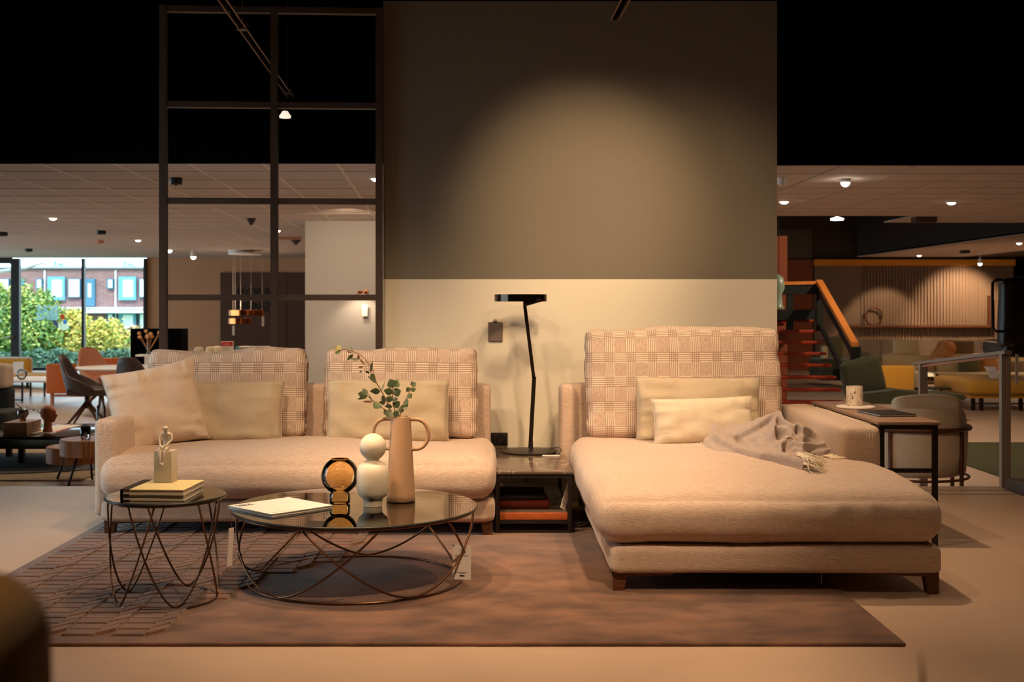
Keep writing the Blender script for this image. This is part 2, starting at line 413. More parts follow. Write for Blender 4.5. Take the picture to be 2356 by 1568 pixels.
# ---------------- shell ----------------
XL, XR, YB = -14.0, 12.6, 28.9
E = 8.08
XN = -4.5
fl = struct(bx('floor', (XN, -4, LOW-.05), (XR, E, 0), 'floor'))
for yy in (7.74, 7.90):
    struct(bx('trim_1', (2.2, yy-.004, -.002), (3.45, yy+.004, .0015), 'darkframe'))
lf = struct(MB().prism([(XN, E), (XR, E), (XR, YB), (XL, YB), (XL, 9.5), (XN, 9.5)], LOW-.05, LOW).build('floor_lower', 'floor2'))
wlf = thing('wall_left', None, None, (XL, 12, LOW)); struct(wlf)
bx('plaster', (XL-.1, 9.5, CEIL), (XL, 9.7, 5), 'void', wlf); bx('plaster', (XL-.1, 9.7, CEIL), (XL, YB, 5), 'void', wlf); bx('plaster', (XL-.1, 9.7, LOW), (XL, 10.5, CEIL), 'beige', wlf); bx('plaster', (XL-.1, 28.2, LOW), (XL, YB, CEIL), 'beige', wlf)
wn2 = thing('window_2', None, None, (XL, 19, LOW)); struct(wn2)
for k in range(7): bx('window_frame', (XL-.08, 10.5+2.95*k-.04, LOW), (XL, 10.5+2.95*k+.04, CEIL), 'blackpl', wn2)
for k in range(6): bx('pane', (XL-.05, 10.54+2.95*k, LOW+.06), (XL-.04, 13.41+2.95*k, CEIL-.06), 'pane', wn2)
for z_ in (LOW, CEIL-.07): bx('window_frame', (XL-.08, 10.5, z_), (XL, 28.2, z_+.07), 'blackpl', wn2)
struct(bx('wall_right', (XR, -4, LOW), (XR+.1, YB, 5), 'voidwall'))
wl2 = thing('wall_left_near', None, None, (-4.4, 2, 0)); struct(wl2)
bx('plaster', (-4.5, -4, 0), (-4.4, 4.6, 5), 'void', wl2); bx('plaster', (-4.5, 9.2, LOW), (-4.4, 9.68, 5), 'void', wl2); bx('plaster', (-4.5, 4.6, 2.45), (-4.4, 9.2, 5), 'void', wl2)
wn3 = thing('window_3', None, None, (-4.4, 7, 0)); struct(wn3)
for k in range(4): bx('window_frame', (-4.48, 4.6+1.533*k-.03, 0), (-4.4, 4.6+1.533*k+.03, 2.45), 'blackpl', wn3)
for k in range(3): bx('pane', (-4.46, 4.63+1.533*k, .05), (-4.45, 6.103+1.533*k, 2.4), 'pane', wn3)
struct(bx('wall_passage', (XL, 9.4, LOW), (-4.5, 9.5, 5), 'void'))
struct(bx('wall_front', (XN, -4.1, LOW), (XR, -4, 5), 'void'))
struct(bx('ceiling', (XN, -4, 5), (XR, 9.84, 5.1), 'void'))
struct(bx('ground_terrace', (-30, -10, -.3), (XN, 9.4, -.06), 'lawn' if 'lawn' in M else 'greywall'))
struct(bx('ceiling_roof', (XL, 9.4, 5), (.6, YB, 5.1), 'void'))
struct(bx('wall_fascia_left', (XL, 9.68, CEIL), (.6, 9.72, 5), 'void'))
struct(bx('wall_fascia_right', (.6, 9.80, CEIL), (XR, 9.84, 5), 'void'))
# feature wall, its object origin sits on the floor so the paint line is at 1.361 m
fw = struct(MB().box((-.7125, 7.5, 0), (1.714, 7.76, 3.073)).build('wall_centre', 'featurewall'))

# suspended ceilings: tiles laid in visible bars
def tile_row_mesh(dx, dy, shear):
    mb = MB(); g = .010; vs = []
    for z in (0, .015):
        for (a, b_) in ((g, .02), (dx-g, .02), (dx-g, dy-.02), (g, dy-.02)): vs.append((a+shear*b_, b_, z))
    mb.add(vs, [(0,3,2,1),(4,5,6,7),(0,1,5,4),(1,2,6,5),(2,3,7,6),(3,0,4,7)])
    me = bpy.data.meshes.new('ceiling_tile'); me.from_pydata(mb.v, [], mb.f); me.materials.append(M['tile']); return me
def suspended(name, x_ref, ys, dx, kx, shear, clipf, limit):
    mb = MB(); mb.v = []; root = None
    cells = []
    for j in range(len(ys)-1):
        for k in kx:
            x = x_ref+k*dx+shear*(ys[j]-ys[0])
            if clipf(x+dx/2, (ys[j]+ys[j+1])/2): cells.append((x, ys[j], ys[j+1]))
    return cells
ysL = [9.72, 10.27, 10.98]+[10.98+.8*i for i in range(1, 23)]; ysL = [y for y in ysL if y < YB-.1]+[YB]
shL = -148/2800.0
cl = struct(MB().prism([(XL, 9.72), (.6, 9.72), (.6, YB), (XL, YB)], CEIL+.016, CEIL+.06).build('ceiling_left', 'darkframe'))
cr = struct(MB().prism([(.6, 9.84), (XR, 9.84), (XR, YB), (8.5, YB), (8.5, 16.7), (5.5, 16.7), (5.5, 15.4), (.6, 15.4)], CEIL+.016, CEIL+.06).build('ceiling_right', 'darkframe'))
def lay(cells, parent, shear, dx, nmax, seen):
    cells.sort(key=lambda c: (not seen(c), c[1]))
    meshes = {}
    for c in cells[:nmax]:
        key = round(c[2]-c[1], 3)
        if key not in meshes: meshes[key] = tile_row_mesh(dx, key, shear)
        o = bpy.data.objects.new('ceiling_tile', meshes[key]); C.objects.link(o); o.parent = parent
        o.location = Vector((c[0], c[1], CEIL))-parent.location
    if len(cells) > nmax:
        mb = MB()
        for c in cells[nmax:]:
            me = tile_row_mesh(dx, c[2]-c[1], shear); mb.add([v.co+Vector((c[0], c[1], CEIL)) for v in me.vertices], [tuple(p.vertices) for p in me.polygons]); bpy.data.meshes.remove(me)
        tag(mb.build('ceiling_tile', 'tile', parent), kind='stuff')
cells = suspended('l', -1.29, ysL, .595, range(-24, 5), shL, lambda x, y: XL+.3 < x < .2, 300)
lay(cells, cl, shL, .595, 290, lambda c: -.45*c[1] < c[0] < -.04*c[1] and c[1] < 21)
ysR = [9.84+.62*i for i in range(0, 40)]; ysR = [y for y in ysR if y < YB]
cells = suspended('r', 2.77-.62*3, ysR, .62, range(0, 16), 0, lambda x, y: x < XR-.3 and (y < 15.4 or (x > 5.5 and y < 16.7) or x > 8.6), 300)
lay(cells, cr, 0, .62, 270, lambda c: c[0] < .45*c[1])
for k in range(-22, 3):
    x = -1.29+.595*k; x1_ = x+shL*(YB-9.72)
    if x < XL or x1_ < XL: continue
    MB().prism([(x-.013, 9.72), (x+.013, 9.72), (x1_+.013, YB), (x1_-.013, YB)], CEIL-.001, CEIL+.014).build('ceiling_bar', 'tbar', cl)
# the open stairwell above the far right of the shop
struct(bx('wall_void_right', (8.5, 16.7, CEIL), (8.55, YB, 5), 'voidwall'))
struct(bx('wall_void_front', (.6, 15.35, CEIL+.06), (8.5, 15.4, 5), 'voidwall'))
struct(bx('wall_void_left', (.55, 15.4, CEIL), (.6, YB, 5), 'voidwall'))
struct(bx('ceiling_void', (.55, 15.35, 5), (8.55, YB, 5.1), 'void'))
struct(bx('trim_2', (X(2102,15.6), 15.5, CEIL-.07), (X(2150,15.6), 15.7, CEIL+.02), 'voidwall'))

# back wall, right half
wb = thing('wall_back_right', None, None, (7, YB, LOW)); struct(wb)
bx('plaster', (.6, YB, LOW), (XR, YB+.1, 5), 'voidwall', wb)
bx('panel', (X(1500, YB-.03), YB-.03, LOW), (X(1869, YB), YB, 2.28), 'door', wb)
bx('panel', (X(1790, YB), YB-.02, 2.33), (X(1868, YB), YB, 3.0), 'stone', wb)
gx0, gx1 = X(1873, YB), X(2330, YB)
bx('cladding', (gx0, YB-.04, .38), (gx1, YB, 2.15), 'cladding', wb)
rib = MB().box((0, 0, 0), (.035, .03, 1.77)); rme = None
nr = int((gx1-gx0-1.2)/.075)
for i in range(nr):
    if rme is None: ro = MB().box((0, 0, 0), (.038, .03, 1.77)).build('rib', 'cladding', wb); rme = ro.data; ro.data.transform(Matrix.Translation(wloc(wb)))
    else: ro = bpy.data.objects.new('rib', rme); C.objects.link(ro); ro.parent = wb
    ro.location = Vector((gx0+1.1+i*.075, YB-.07, .38))-wloc(wb)
for i in range(6):
    a = gx0+(gx1-gx0)*i/6; bx('panel', (a+.006, YB-.08, LOW), (a+(gx1-gx0)/6-.006, YB, .375), 'stone', wb)
bx('beam', (gx0-.02, YB-.16, Z(611, YB)), (gx1+.1, YB, Z(597, YB)), 'yellow', wb)
struct(bx('trim_3', (gx1, YB-.5, LOW), (XR, YB, CEIL), 'void'))
t = thing('wall_shelf', 'long thin wooden shelf with upright end on the ribbed wall', 'shelf', P(2110, 750, YB-.2))
bx('board', (X(1940, YB), YB-.26, Z(752, YB)), (X(2275, YB), YB-.07, Z(747, YB)), 'walnut', t)
bx('upright', (X(2268, YB), YB-.26, Z(747, YB)), (X(2275, YB), YB-.07, Z(680, YB)), 'walnut', t)
c0 = P(2010, 727, YB-.17); mb = MB().tube([c0+Vector((.2*math.cos(a*PI/16), 0, .2*math.sin(a*PI/16))) for a in range(32)], .022, 8, True)
tag(mb.build('ring_ornament', 'walnut', smooth=True), 'dark wooden ring standing on the wall shelf', 'ornament')

# back wall, left half, with the shop window
wl = thing('wall_back_left', None, None, (-5, YB, LOW)); struct(wl)
wx = X(338, YB)
bx('plaster', (wx, YB, LOW), (.6, YB+.1, 5), 'beige', wl)
bx('plaster', (XL, YB, CEIL), (wx, YB+.1, 5), 'void', wl)
fr = 'blackpl'
win = thing('window_1', None, None, (-10, YB, LOW)); struct(win)
zt, zb = CEIL-.02, LOW
for a, b_ in ((28, 47), (190, 196), (332, 339)):
    bx('window_frame', (X(a, YB), YB-.08, zb), (X(b_, YB), YB+.04, zt), fr, win)
bx('window_frame', (XL, YB-.08, Z(593, YB)), (wx, YB+.04, zt+.02), fr, win)
bx('window_frame', (XL, YB-.06, Z(606, YB)), (X(28, YB), YB+.03, Z(593, YB)), fr, win)
bx('window_frame', (X(47, YB), YB-.06, zb), (wx, YB+.03, zb+.07), fr, win)
bx('pane', (X(47, YB), YB-.012, zb+.07), (X(190, YB), YB, Z(593, YB)), 'pane', win)
bx('pane', (X(196, YB), YB-.012, zb+.07), (X(332, YB), YB, Z(593, YB)), 'pane', win)
door = thing('door_1', None, None, (-12.7, YB, LOW)); struct(door)
bx('pane', (XL, YB-.012, zb+.1), (X(28, YB), YB, Z(606, YB)), 'pane', door)
bx('door_frame', (XL, YB-.05, zb), (X(28, YB), YB+.02, zb+.12), fr, door)
MB().tube([P(8, 776, YB-.12), P(31, 775, YB-.12), P(31, 775, YB-.06)], .014, 8).build('door_handle', 'steel', door, True)
# film stickers on the glass: the shop lettering reads reversed from inside
def film(name, col, k=.75):
    n = NT(name); n.t.nodes.remove(n.b); a = n.n('ShaderNodeBsdfTransparent'); t_ = n.n('ShaderNodeBsdfTranslucent'); t_.inputs[0].default_value = col
    m_ = n.n('ShaderNodeMixShader'); m_.inputs[0].default_value = k; n.l(a.outputs[0], m_.inputs[1]); n.l(t_.outputs[0], m_.inputs[2]); n.l(m_.outputs[0], n.out.inputs[0]); return n.m
M['film'] = film('frosted_film', s(170, 200, 205), .6)
st = thing('window_sticker', 'pale reversed lettering and round coloured emblem stuck on the window pane', 'sticker', P(120, 730, YB-.03))
for body, y in (('ROLF', 718), ('BENZ', 735)):
    o = text('lettering', body, .235, 'film', st, P(134, y, YB-.02), (PI/2, 0, PI), .001, .012, 1.0, .86)
def flat(name, pts, m, parent, d, th=.004):
    q = [P(x, y, d) for x, y in pts]; MB().prism_y([(v.x, v.z) for v in q], d-th, d).build(name, m, parent)
def ell(cx, cy, rx, ry, n=20, a0=0, a1=360): return [(cx+rx*math.cos(math.radians(a0+(a1-a0)*i/(n-1 if a1-a0 < 360 else n))), cy+ry*math.sin(math.radians(a0+(a1-a0)*i/(n-1 if a1-a0 < 360 else n)))) for i in range(n)]
flat('emblem_red', [(138, 724), (145, 722), (148, 728), (151, 731), (146, 735), (141, 735)], film('film_red', s(210, 60, 50)), st, YB-.02)
flat('emblem_blue', ell(149.5, 740.5, 5, 5), film('film_blue', s(60, 130, 210)), st, YB-.024)
flat('emblem_white', ell(146, 748, 14, 11, 14, 0, 180)+[(137, 738), (134, 740)], film('film_cream', s(232, 236, 214)), st, YB-.02)
flat('emblem_purple', [(120, 736), (128, 737), (134, 746), (134, 755), (130, 752)], film('film_purple', s(90, 84, 140)), st, YB-.02)
# dark sign panel with raised dark letters
sg = thing('shop_sign', 'large dark brown panel with raised black letters on the beige back wall', 'sign', P(605, 805, YB-.06))
bx('board', (X(508, YB), YB-.06, Z(803, YB)), (X(660, YB), YB, Z(627, YB)), 'darkpanel', sg)
bx('board', (X(662, YB), YB-.06, Z(803, YB)), (X(760, YB), YB, Z(627, YB)), 'darkpanel', sg)
text('lettering', 'ROLF', .335, 'ink', sg, P(543, 684.5, YB-.07), (PI/2, 0, 0), .02, .007, 1.05, .98)
text('lettering', 'BENZ', .335, 'ink', sg, P(543, 717.0, YB-.07), (PI/2, 0, 0), .02, .007, 1.05, .95)
bx_ = struct(bx('baseboard_back', (wx, YB-.03, LOW), (.6, YB, Z(805, YB)), mat('cream_wall_band', s(222, 196, 164), .7)))
# grey wall block
gb = struct(bx('wall_block', (X(702, 16.3), 16.3, LOW), (-.2, 17.2, CEIL+.01), 'greywall'))

# ---------------- world outside ----------------
M['lawn'] = mat('lawn', s(96, 130, 84), .9, var=.3, bscale=4)
struct(bx('ground', (-60, YB+.1, LOW-.2), (30, 45, LOW-.08), 'lawn'))
struct(bx('ground_far', (-90, 45, -2.4), (60, 130, -2.2), 'lawn'))
n = NT('brick_far'); b = n.b; b.inputs['Roughness'].default_value = .9
br = n.n('ShaderNodeTexBrick'); br.inputs['Scale'].default_value = 1; br.inputs['Color1'].default_value = s(118, 84, 86); br.inputs['Color2'].default_value = s(136, 100, 98); br.inputs['Mortar'].default_value = s(150, 130, 128)
br.inputs['Brick Width'].default_value = .44; br.inputs['Row Height'].default_value = .12; br.inputs['Mortar Size'].default_value = .012
n.l(n.coords((1, 1, 1), 'Object', (PI/2, 0, 0)), br.inputs['Vector']); n.l(br.outputs[0], b.inputs['Base Color']); M['brick'] = n.m
D = 85.0
bd = thing('apartment_building', 'long red brick apartment building with blue window frames beyond the shrubs', 'building', (-26, D, -2.2))
bx('wall', (X(-260, D), D, -2.2), (X(700, D), D+8, Z(615, D)), 'brick', bd)
bx('roof_edge', (X(-260, D), D-.3, Z(617, D)), (X(700, D), D+8, Z(613, D)), mat('roof_grey', s(140, 150, 160), .7), bd)
M['bluef'] = mat('blue_window_frame', s(92, 150, 168), .6); M['bluedark'] = mat('blue_painted_door', s(60, 108, 132), .6)
M['blind'] = mat('white_blind', s(232, 238, 240), .7); M['balc'] = mat('balcony_rail', s(214, 228, 236), .6)
def bwin(x0, y0, x1, y1, fw=3, fm='bluef', pm='blind'):
    w_ = bx('window', (X(x0, D), D-.35, Z(y1, D)), (X(x1, D), D-.02, Z(y0, D)), fm, bd)
    bx('pane', (X(x0+fw, D), D-.38, Z(y1-fw*.7, D)), (X(x1-fw*.6, D), D-.33, Z(y0+fw*.7, D)), pm, w_)
for dx in (-163, 0, 163):
    bwin(86+dx, 641, 101+dx, 664, 4, 'bluedark'); bwin(113+dx, 636, 153+dx, 690, 11); bwin(160+dx, 641, 188+dx, 684, 3, 'bluedark')
    w_ = bx('door', (X(197+dx, D), D-.3, Z(704, D)), (X(221+dx, D), D-.02, Z(641, D)), 'bluedark', bd); bx('pane', (X(206+dx, D), D-.34, Z(683, D)), (X(213+dx, D), D-.3, Z(652, D)), 'blind', w_)
    bwin(86+dx, 720, 101+dx, 742, 4, 'bluedark'); bwin(113+dx, 716, 153+dx, 765, 11); bwin(160+dx, 720, 188+dx, 765, 3, 'bluedark')
    bx('drainpipe', (X(103.5+dx, D), D-.2, -2.2), (X(106+dx, D), D-.05, Z(622, D)), 'balc', bd)
    ch = bx('chimney', (X(105+dx, D), D+1, Z(614, D)), (X(128+dx, D), D+2.4, Z(608, D)), mat('chimney_cap', s(150, 176, 196), .7), bd)
    for q in (108, 117, 123): bx('vent_pipe', (X(q+dx, D), D+1.4, Z(609, D)), (X(q+2.5+dx, D), D+1.7, Z(598 if q == 108 else 603, D)), 'bluef', ch)
    for (qx, qy) in ((112, 619), (230, 634), (237, 640)): pass
mb = MB()
for i in range(240): mb.box((X(-100, D)+i*.13, D-1.6, Z(716, D)), (X(-100, D)+i*.13+.05, D-1.57, Z(707, D)))
tag(mb.build('balcony_bars', 'balc', bd), kind='stuff')
bx('balcony_slab', (X(-100, D), D-1.65, Z(719, D)), (X(500, D), D, Z(716, D)), 'balc', bd)
bx('balcony_rail', (X(-100, D), D-1.65, Z(708, D)), (X(500, D), D-1.6, Z(706.5, D)), 'balc', bd)
# shrubs
def leafmat(name, c1, c2, c3):
    n = NT(name); n.b.inputs['Roughness'].default_value = .6
    g = n.n('ShaderNodeNewGeometry'); r = n.n('ShaderNodeValToRGB'); e = r.color_ramp.elements
    e[0].color = c1; e[1].color = c3; e[1].position = .95; m = e.new(.5); m.color = c2
    n.l(g.outputs['Random Per Island'], r.inputs[0]); n.l(r.outputs[0], n.b.inputs['Base Color'])
    n.b.inputs['Transmission Weight'].default_value = 0; return n.m
def shrub(name, cx, d, rx, ry, ztop, nleaf, m, label, seed, size=.11, twig='stem'):
    r = random.Random(seed); t = thing(name, label, 'shrub', (cx, d, LOW-.1)); mb = MB(); zb_ = LOW-.1
    for i in range(nleaf):
        a = r.uniform(0, 2*PI); h = r.random()**.8; rad = (1-.45*h**2.2)*(.55+.45*r.random())
        p = Vector((cx+rx*rad*math.cos(a)*r.uniform(.5, 1), d+ry*rad*math.sin(a), zb_+(ztop-zb_)*h*(1-.18*abs(math.cos(a*2+seed)))))
        u = Vector((r.gauss(0, 1), r.gauss(0, 1), r.gauss(0, 1))).normalized(); v_ = u.orthogonal().normalized(); sz = size*r.uniform(.6, 1.3)
        mb.quad(p-u*sz*.6, p+v_*sz*.35, p+u*sz*.6, p-v_*sz*.35)
    tag(mb.build('foliage', m, t), kind='stuff')
    mb = MB()
    for i in range(16):
        a = r.uniform(0, 2*PI); q = r.uniform(.2, .8)
        mb.tube([(cx+.2*math.cos(a), d+.2*math.sin(a), zb_), (cx+rx*q*.6*math.cos(a), d+ry*q*.6*math.sin(a), zb_+(ztop-zb_)*.5), (cx+rx*q*math.cos(a), d+ry*q*math.sin(a), zb_+(ztop-zb_)*r.uniform(.8, 1.02))], [.03, .018, .006], 5)
    tag(mb.build('stem', twig, t, True), kind='stuff')
G1 = leafmat('green_leaves', s(54, 104, 50), s(110, 150, 70), s(200, 206, 110))
G2 = leafmat('yellow_leaves', s(90, 130, 60), s(190, 186, 80), s(236, 206, 110))
G3 = leafmat('dry_leaves', s(110, 140, 90), s(186, 168, 130), s(226, 190, 150))
G4 = leafmat('blue_green_leaves', s(56, 104, 88), s(96, 140, 116), s(150, 180, 140))
def Xd(x, d): return X(x, d)
shrub('leafy_shrub', Xd(-8, 36), 36, 2.0, 1.2, 2.0, 5000, G1, 'green leafy shrub outside behind the glass door', 1)
shrub('leafy_shrub', Xd(72, 36), 36, 1.4, 1.1, 1.75, 4500, G1, 'green leafy shrub with reddish tips outside left window pane', 2)
shrub('leafy_shrub', Xd(140, 37), 37, 1.5, 1.1, 1.15, 5000, G2, 'yellow-green shrub outside behind the window sticker', 3)
shrub('leafy_shrub', Xd(232, 36), 36, 1.1, 1.0, .85, 3800, G2, 'sparse yellowish shrub outside right of the thin mullion', 4)
shrub('twiggy_shrub', Xd(292, 37), 37, 1.3, 1.0, .60, 3800, G3, 'dry twiggy shrub with pale leaves outside near window edge', 5)
for i, (x, w_) in enumerate(((20, 2.2), (110, 2.2), (200, 2.0), (290, 2.0))):
    shrub('low_shrub', Xd(x, 32.5), 32.5, w_*.5, .6, -.05+.1*(i % 2), 2600, G4, ['low blue-green shrub outside by the glass door', 'low blue-green shrub outside below the sticker', 'low blue-green shrub outside under the thin mullion', 'low blue-green shrub outside by the black cabinet'][i], 11+i, .09)
tr = thing('birch_branch', 'pale birch branch reaching across the top left of the window', 'branch', P(-40, 640, 31))
MB().tube([P(-40, 628, 31), P(20, 622, 31), P(60, 617, 31), P(90, 607, 31), P(118, 602, 31)], [.05, .045, .035, .025, .01], 6).build('limb', 'blind', tr, True)
MB().tube([P(20, 622, 31), P(23, 610, 31), P(28, 594, 31)], .012, 5).build('twig', 'blind', tr, True)
MB().tube([P(62, 617, 31), P(57, 603, 31), P(52, 594, 31)], .012, 5).build('twig', 'blind', tr, True)

# ---------------- metal grid divider left of the feature wall ----------------
dv = thing('room_divider', 'tall dark metal grid divider with open squares beside the grey wall', 'room divider', (-1.4, 7.45, 0))
A, B = Vector((-2.04, 7.40, 0)), Vector((-.735, 7.47, 0)); ax = (B-A).normalized(); ang = math.atan2(ax.y, ax.x)
def dbar(a, b_, z0, z1, nm, th=.03):
    p, q = A.lerp(B, a), A.lerp(B, b_); nn = Vector((-ax.y, ax.x, 0))*th
    MB().prism([(p-nn).xy, (q-nn).xy, (q+nn).xy, (p+nn).xy], z0, z1).build(nm, 'darkframe', dv)
L_ = (B-A).length
for f_ in (0, .512, 1): dbar(f_-.021/L_, f_+.021/L_, 0, 3.02, 'post')
for z in (3.0, 2.42, 1.835, 1.248, .66, .07):
    for a, b_ in ((.021/L_, .512-.021/L_), (.512+.021/L_, 1-.021/L_)): dbar(a, b_, z-.018, z+.018, 'crossbar', .025)

# ---------------- rug ----------------
n = NT('brown_rug'); b = n.b; b.inputs['Roughness'].default_value = .95; b.inputs['Specular IOR Level'].default_value = .1
b.inputs['Sheen Weight'].default_value = .4
co = n.coords(); f1 = n.noise(n.coords((1, 1.6, 1)), 3.4, 6, .62); f2 = n.noise(co, 300, 2)
n.l(n.mix(n.math('ADD', n.math('MULTIPLY', n.ramp(f1, .38, .62), .75), n.math('MULTIPLY', f2, .3)), s(78, 52, 35), s(134, 95, 70)), b.inputs['Base Color'])
n.bump(n.math('ADD', f2, n.math('MULTIPLY', f1, 2)), .6, .006); M['rug'] = n.m
rx0, rx1, ry0, ry1 = -2.175, 1.433, 4.28, 7.05
rug = tag(bx('rug', (rx0, ry0, 0.0005), (rx1, ry1, .014), 'rug', bev=.006), 'brown rug with carved stepped relief at one end under both sofas', 'rug')
mb = MB(); rr = random.Random(5)
# stepped bands: flat piece, slanted piece, repeated; all bands are the same staircase shifted
a_, dx_, dy_, th_ = .125, .055, .078, .016
yy = ry0-2.0
def clipq(q):
    c = sum((Vector((p[0], p[1], 0)) for p in q), Vector())/4
    lim = -1.0+.30*(c.y-5.2)+.22*noise.noise(Vector((c.y*2.2, 3.1, 0)))
    return all(rx0+.01 < p[0] < rx1 and ry0+.015 < p[1] < ry1-.01 for p in q) and c.x < lim
for bnd in range(-60, 90):
    x = rx0-.3; y = ry0+bnd*.078; k = 0
    while x < -.3:
        g = .003; h0 = .013; h1 = .0225+rr.uniform(-.0015, .0015)
        q1 = [(x+g, y+g), (x+a_-g, y+g), (x+a_-g, y+.078-g), (x+g, y+.078-g)]
        q2 = [(x+a_+g*.4, y+g), (x+a_+dx_-g*.4, y+dy_+g), (x+a_+dx_-g*.4, y+dy_+.078-g), (x+a_+g*.4, y+.078-g)]
        for q, hh in ((q1, h1), (q2, h1+.003)):
            if clipq(q):
                c = sum((Vector((p[0], p[1], 0)) for p in q), Vector())/4; v0 = [Vector((p[0], p[1], h0)) for p in q]; v1 = [Vector((c.x+(p[0]-c.x)*.95, c.y+(p[1]-c.y)*.84, hh)) for p in q]
                mb.add(v0+v1, [(4, 5, 6, 7), (0, 1, 5, 4), (1, 2, 6, 5), (2, 3, 7, 6), (3, 0, 4, 7)])
        x += a_+dx_; y += dy_
cp = mb.build('carved_pile', 'rug', None); cp.parent = rug; cp.location = cp.location-rug.location; tag(cp, kind='stuff')

# ---------------- sofas ----------------
def leg_bracket(x, y, sx, sy, parent):
    # walnut bracket foot: upright with a foot rail running inward
    MB().prism_y([(x, .0145 if x < 1.43 else .001), (x+sx*.045, .0145 if x < 1.43 else .001), (x+sx*.06, .09), (x-sx*.0, .09)], y, y+.05).build('leg', 'walnut', parent)
    MB().prism_y([(x, .07), (x+sx*.25, .08), (x+sx*.25, .09), (x, .09)], y+.001, y+.049).build('leg_rail', 'walnut', parent)
def cush(name, m, parent, c, size, r, bulge, seed, folds=None, n=26, wr=1.0):
    mb, uv = cushion_mb(*size, r=r, bulge=bulge, seed=seed, folds=folds, n=n, wr=wr); xf(mb, c); return mb.build(name, m, parent, True, uv=uv)
sf = thing('sofa', 'beige two-seat sofa without right arm behind the round glass tables', 'sofa', (-1.05, 6.75, 0))
cush('base', 'sofa', sf, (-1.037, 6.78, .143), (2.03, 1.06, .118), .035, (.004, .006, .0), 3, n=20, wr=.25)
def foldsL(p, x, y, z):
    q = Vector((0, 0, 0))
    if y < -.3:
        s_ = (math.sin(p.x*37+2*math.sin(p.x*9))*.5+math.sin(p.x*71+1.3))*.0022*(1-z*z)
        q.y -= s_*2
    q.z -= .030*max(0, -y)**3*(z+1)/2
    return q
cush('seat_cushion', 'sofa', sf, (-1.037, 6.645, .322), (2.03, .93, .235), (.09, .10, .114), (.012, .012, .030), 5, foldsL, 34)
cush('backrest', 'sofa_back', sf, (-1.055, 7.235, .46), (2.01, .21, .55), .035, (0, .005, .005), 7, n=16, wr=.4)
cush('armrest', 'sofa_back', sf, (-2.025, 6.79, .36), (.13, 1.04, .50), .035, (.006, .006, .006), 9, n=18, wr=.4)
for k in (-.012, .012):
    MB().tube([(-2.025+k-.02, 6.268, .14+.02*i) for i in range(23)]+[(-2.025+k-.02, 6.30+.05*i, .612) for i in range(18)], .0016, 5).build('seam', 'fringe', sf, True)
for x, sx in ((-2.04, 1), (-.035, -1)):
    for y in (6.29, 7.2): leg_bracket(x, y, sx, 1, sf)

ch = thing('chaise_longue', 'deep beige chaise longue with right arm and folded throw on it', 'chaise longue', (1.15, 6.1, 0))
cush('base', 'sofa', ch, (1.15, 6.17, .145), (1.38, 2.28, .122), .035, (.004, .006, 0), 13, n=20, wr=.3)
def foldsC(p, x, y, z):
    q = Vector((0, 0, 0)); Y = p.y+6.03; Xw = p.x+1.13
    if Y > 5.80:
        k = min(1, (Y-5.80)/.18); k = k*k*(3-2*k); lim = 1.665
        if Xw > lim-.12: q.x -= (Xw-(lim-.12))*k*(1-.12/.34)
    if y < -.75:
        t_ = (-y-.75)/.25
        s_ = 0
        for cx_, am, wd, tl in ((.28, .010, .02, .2), (.42, .013, .024, .1), (.62, .012, .020, .15), (.36, -.008, .02, 0), (.52, -.008, .03, -.1), (.02, .006, .02, .1), (.16, -.006, .025, .1), (-.30, .005, .03, 0), (-.75, .005, .02, 0)):
            s_ += am*math.exp(-((p.x/.73-cx_+tl*.3*z)/wd)**2)*math.exp(-((z-.05)/.55)**2)
        q.y += s_*t_*2.0
    if x < -.7: q.x += .004*math.sin(p.y*46+2*math.sin(p.y*7))*(1-z*z)*1.2
    q.z -= .032*max(0, (-y-.35)/.65)**2.2*(z+1)/2
    return q
cush('seat_cushion', 'sofa', ch, (1.13, 6.03, .326), (1.44, 2.04, .245), (.10, .11, .118), (.012, .012, .028), 15, foldsC, 46)
cush('backrest', 'sofa_back', ch, (1.012, 7.235, .46), (1.31, .21, .55), .035, (0, .005, .005), 17, n=16, wr=.4)
cush('backrest_wing', 'sofa_back', ch, (.40, 7.10, .475), (.085, .10, .53), .03, (.002, .002, .002), 18, n=10, wr=.3)
cush('armrest', 'sofa_back', ch, (1.77, 6.635, .36), (.20, 1.38, .50), .04, (.006, .006, .01), 19, n=22, wr=.5)
for k in (-.014, 0, .014):
    MB().tube([(1.81+k, 5.943, .13+.02*i) for i in range(23)]+[(1.81+k, 5.99+.06*i, .6175) for i in range(18)], .0016, 5).build('seam', 'fringe', ch, True)
for x, sx in ((.475, 1), (1.83, -1)):
    for y in (5.06, 7.2): leg_bracket(x, y, sx, 1, ch)
MB().tube([(1.35, 5.1, .085), (1.352, 5.1, .06), (1.349, 5.1, .035)], .0015, 5).build('hanging_thread', 'fringe', ch)

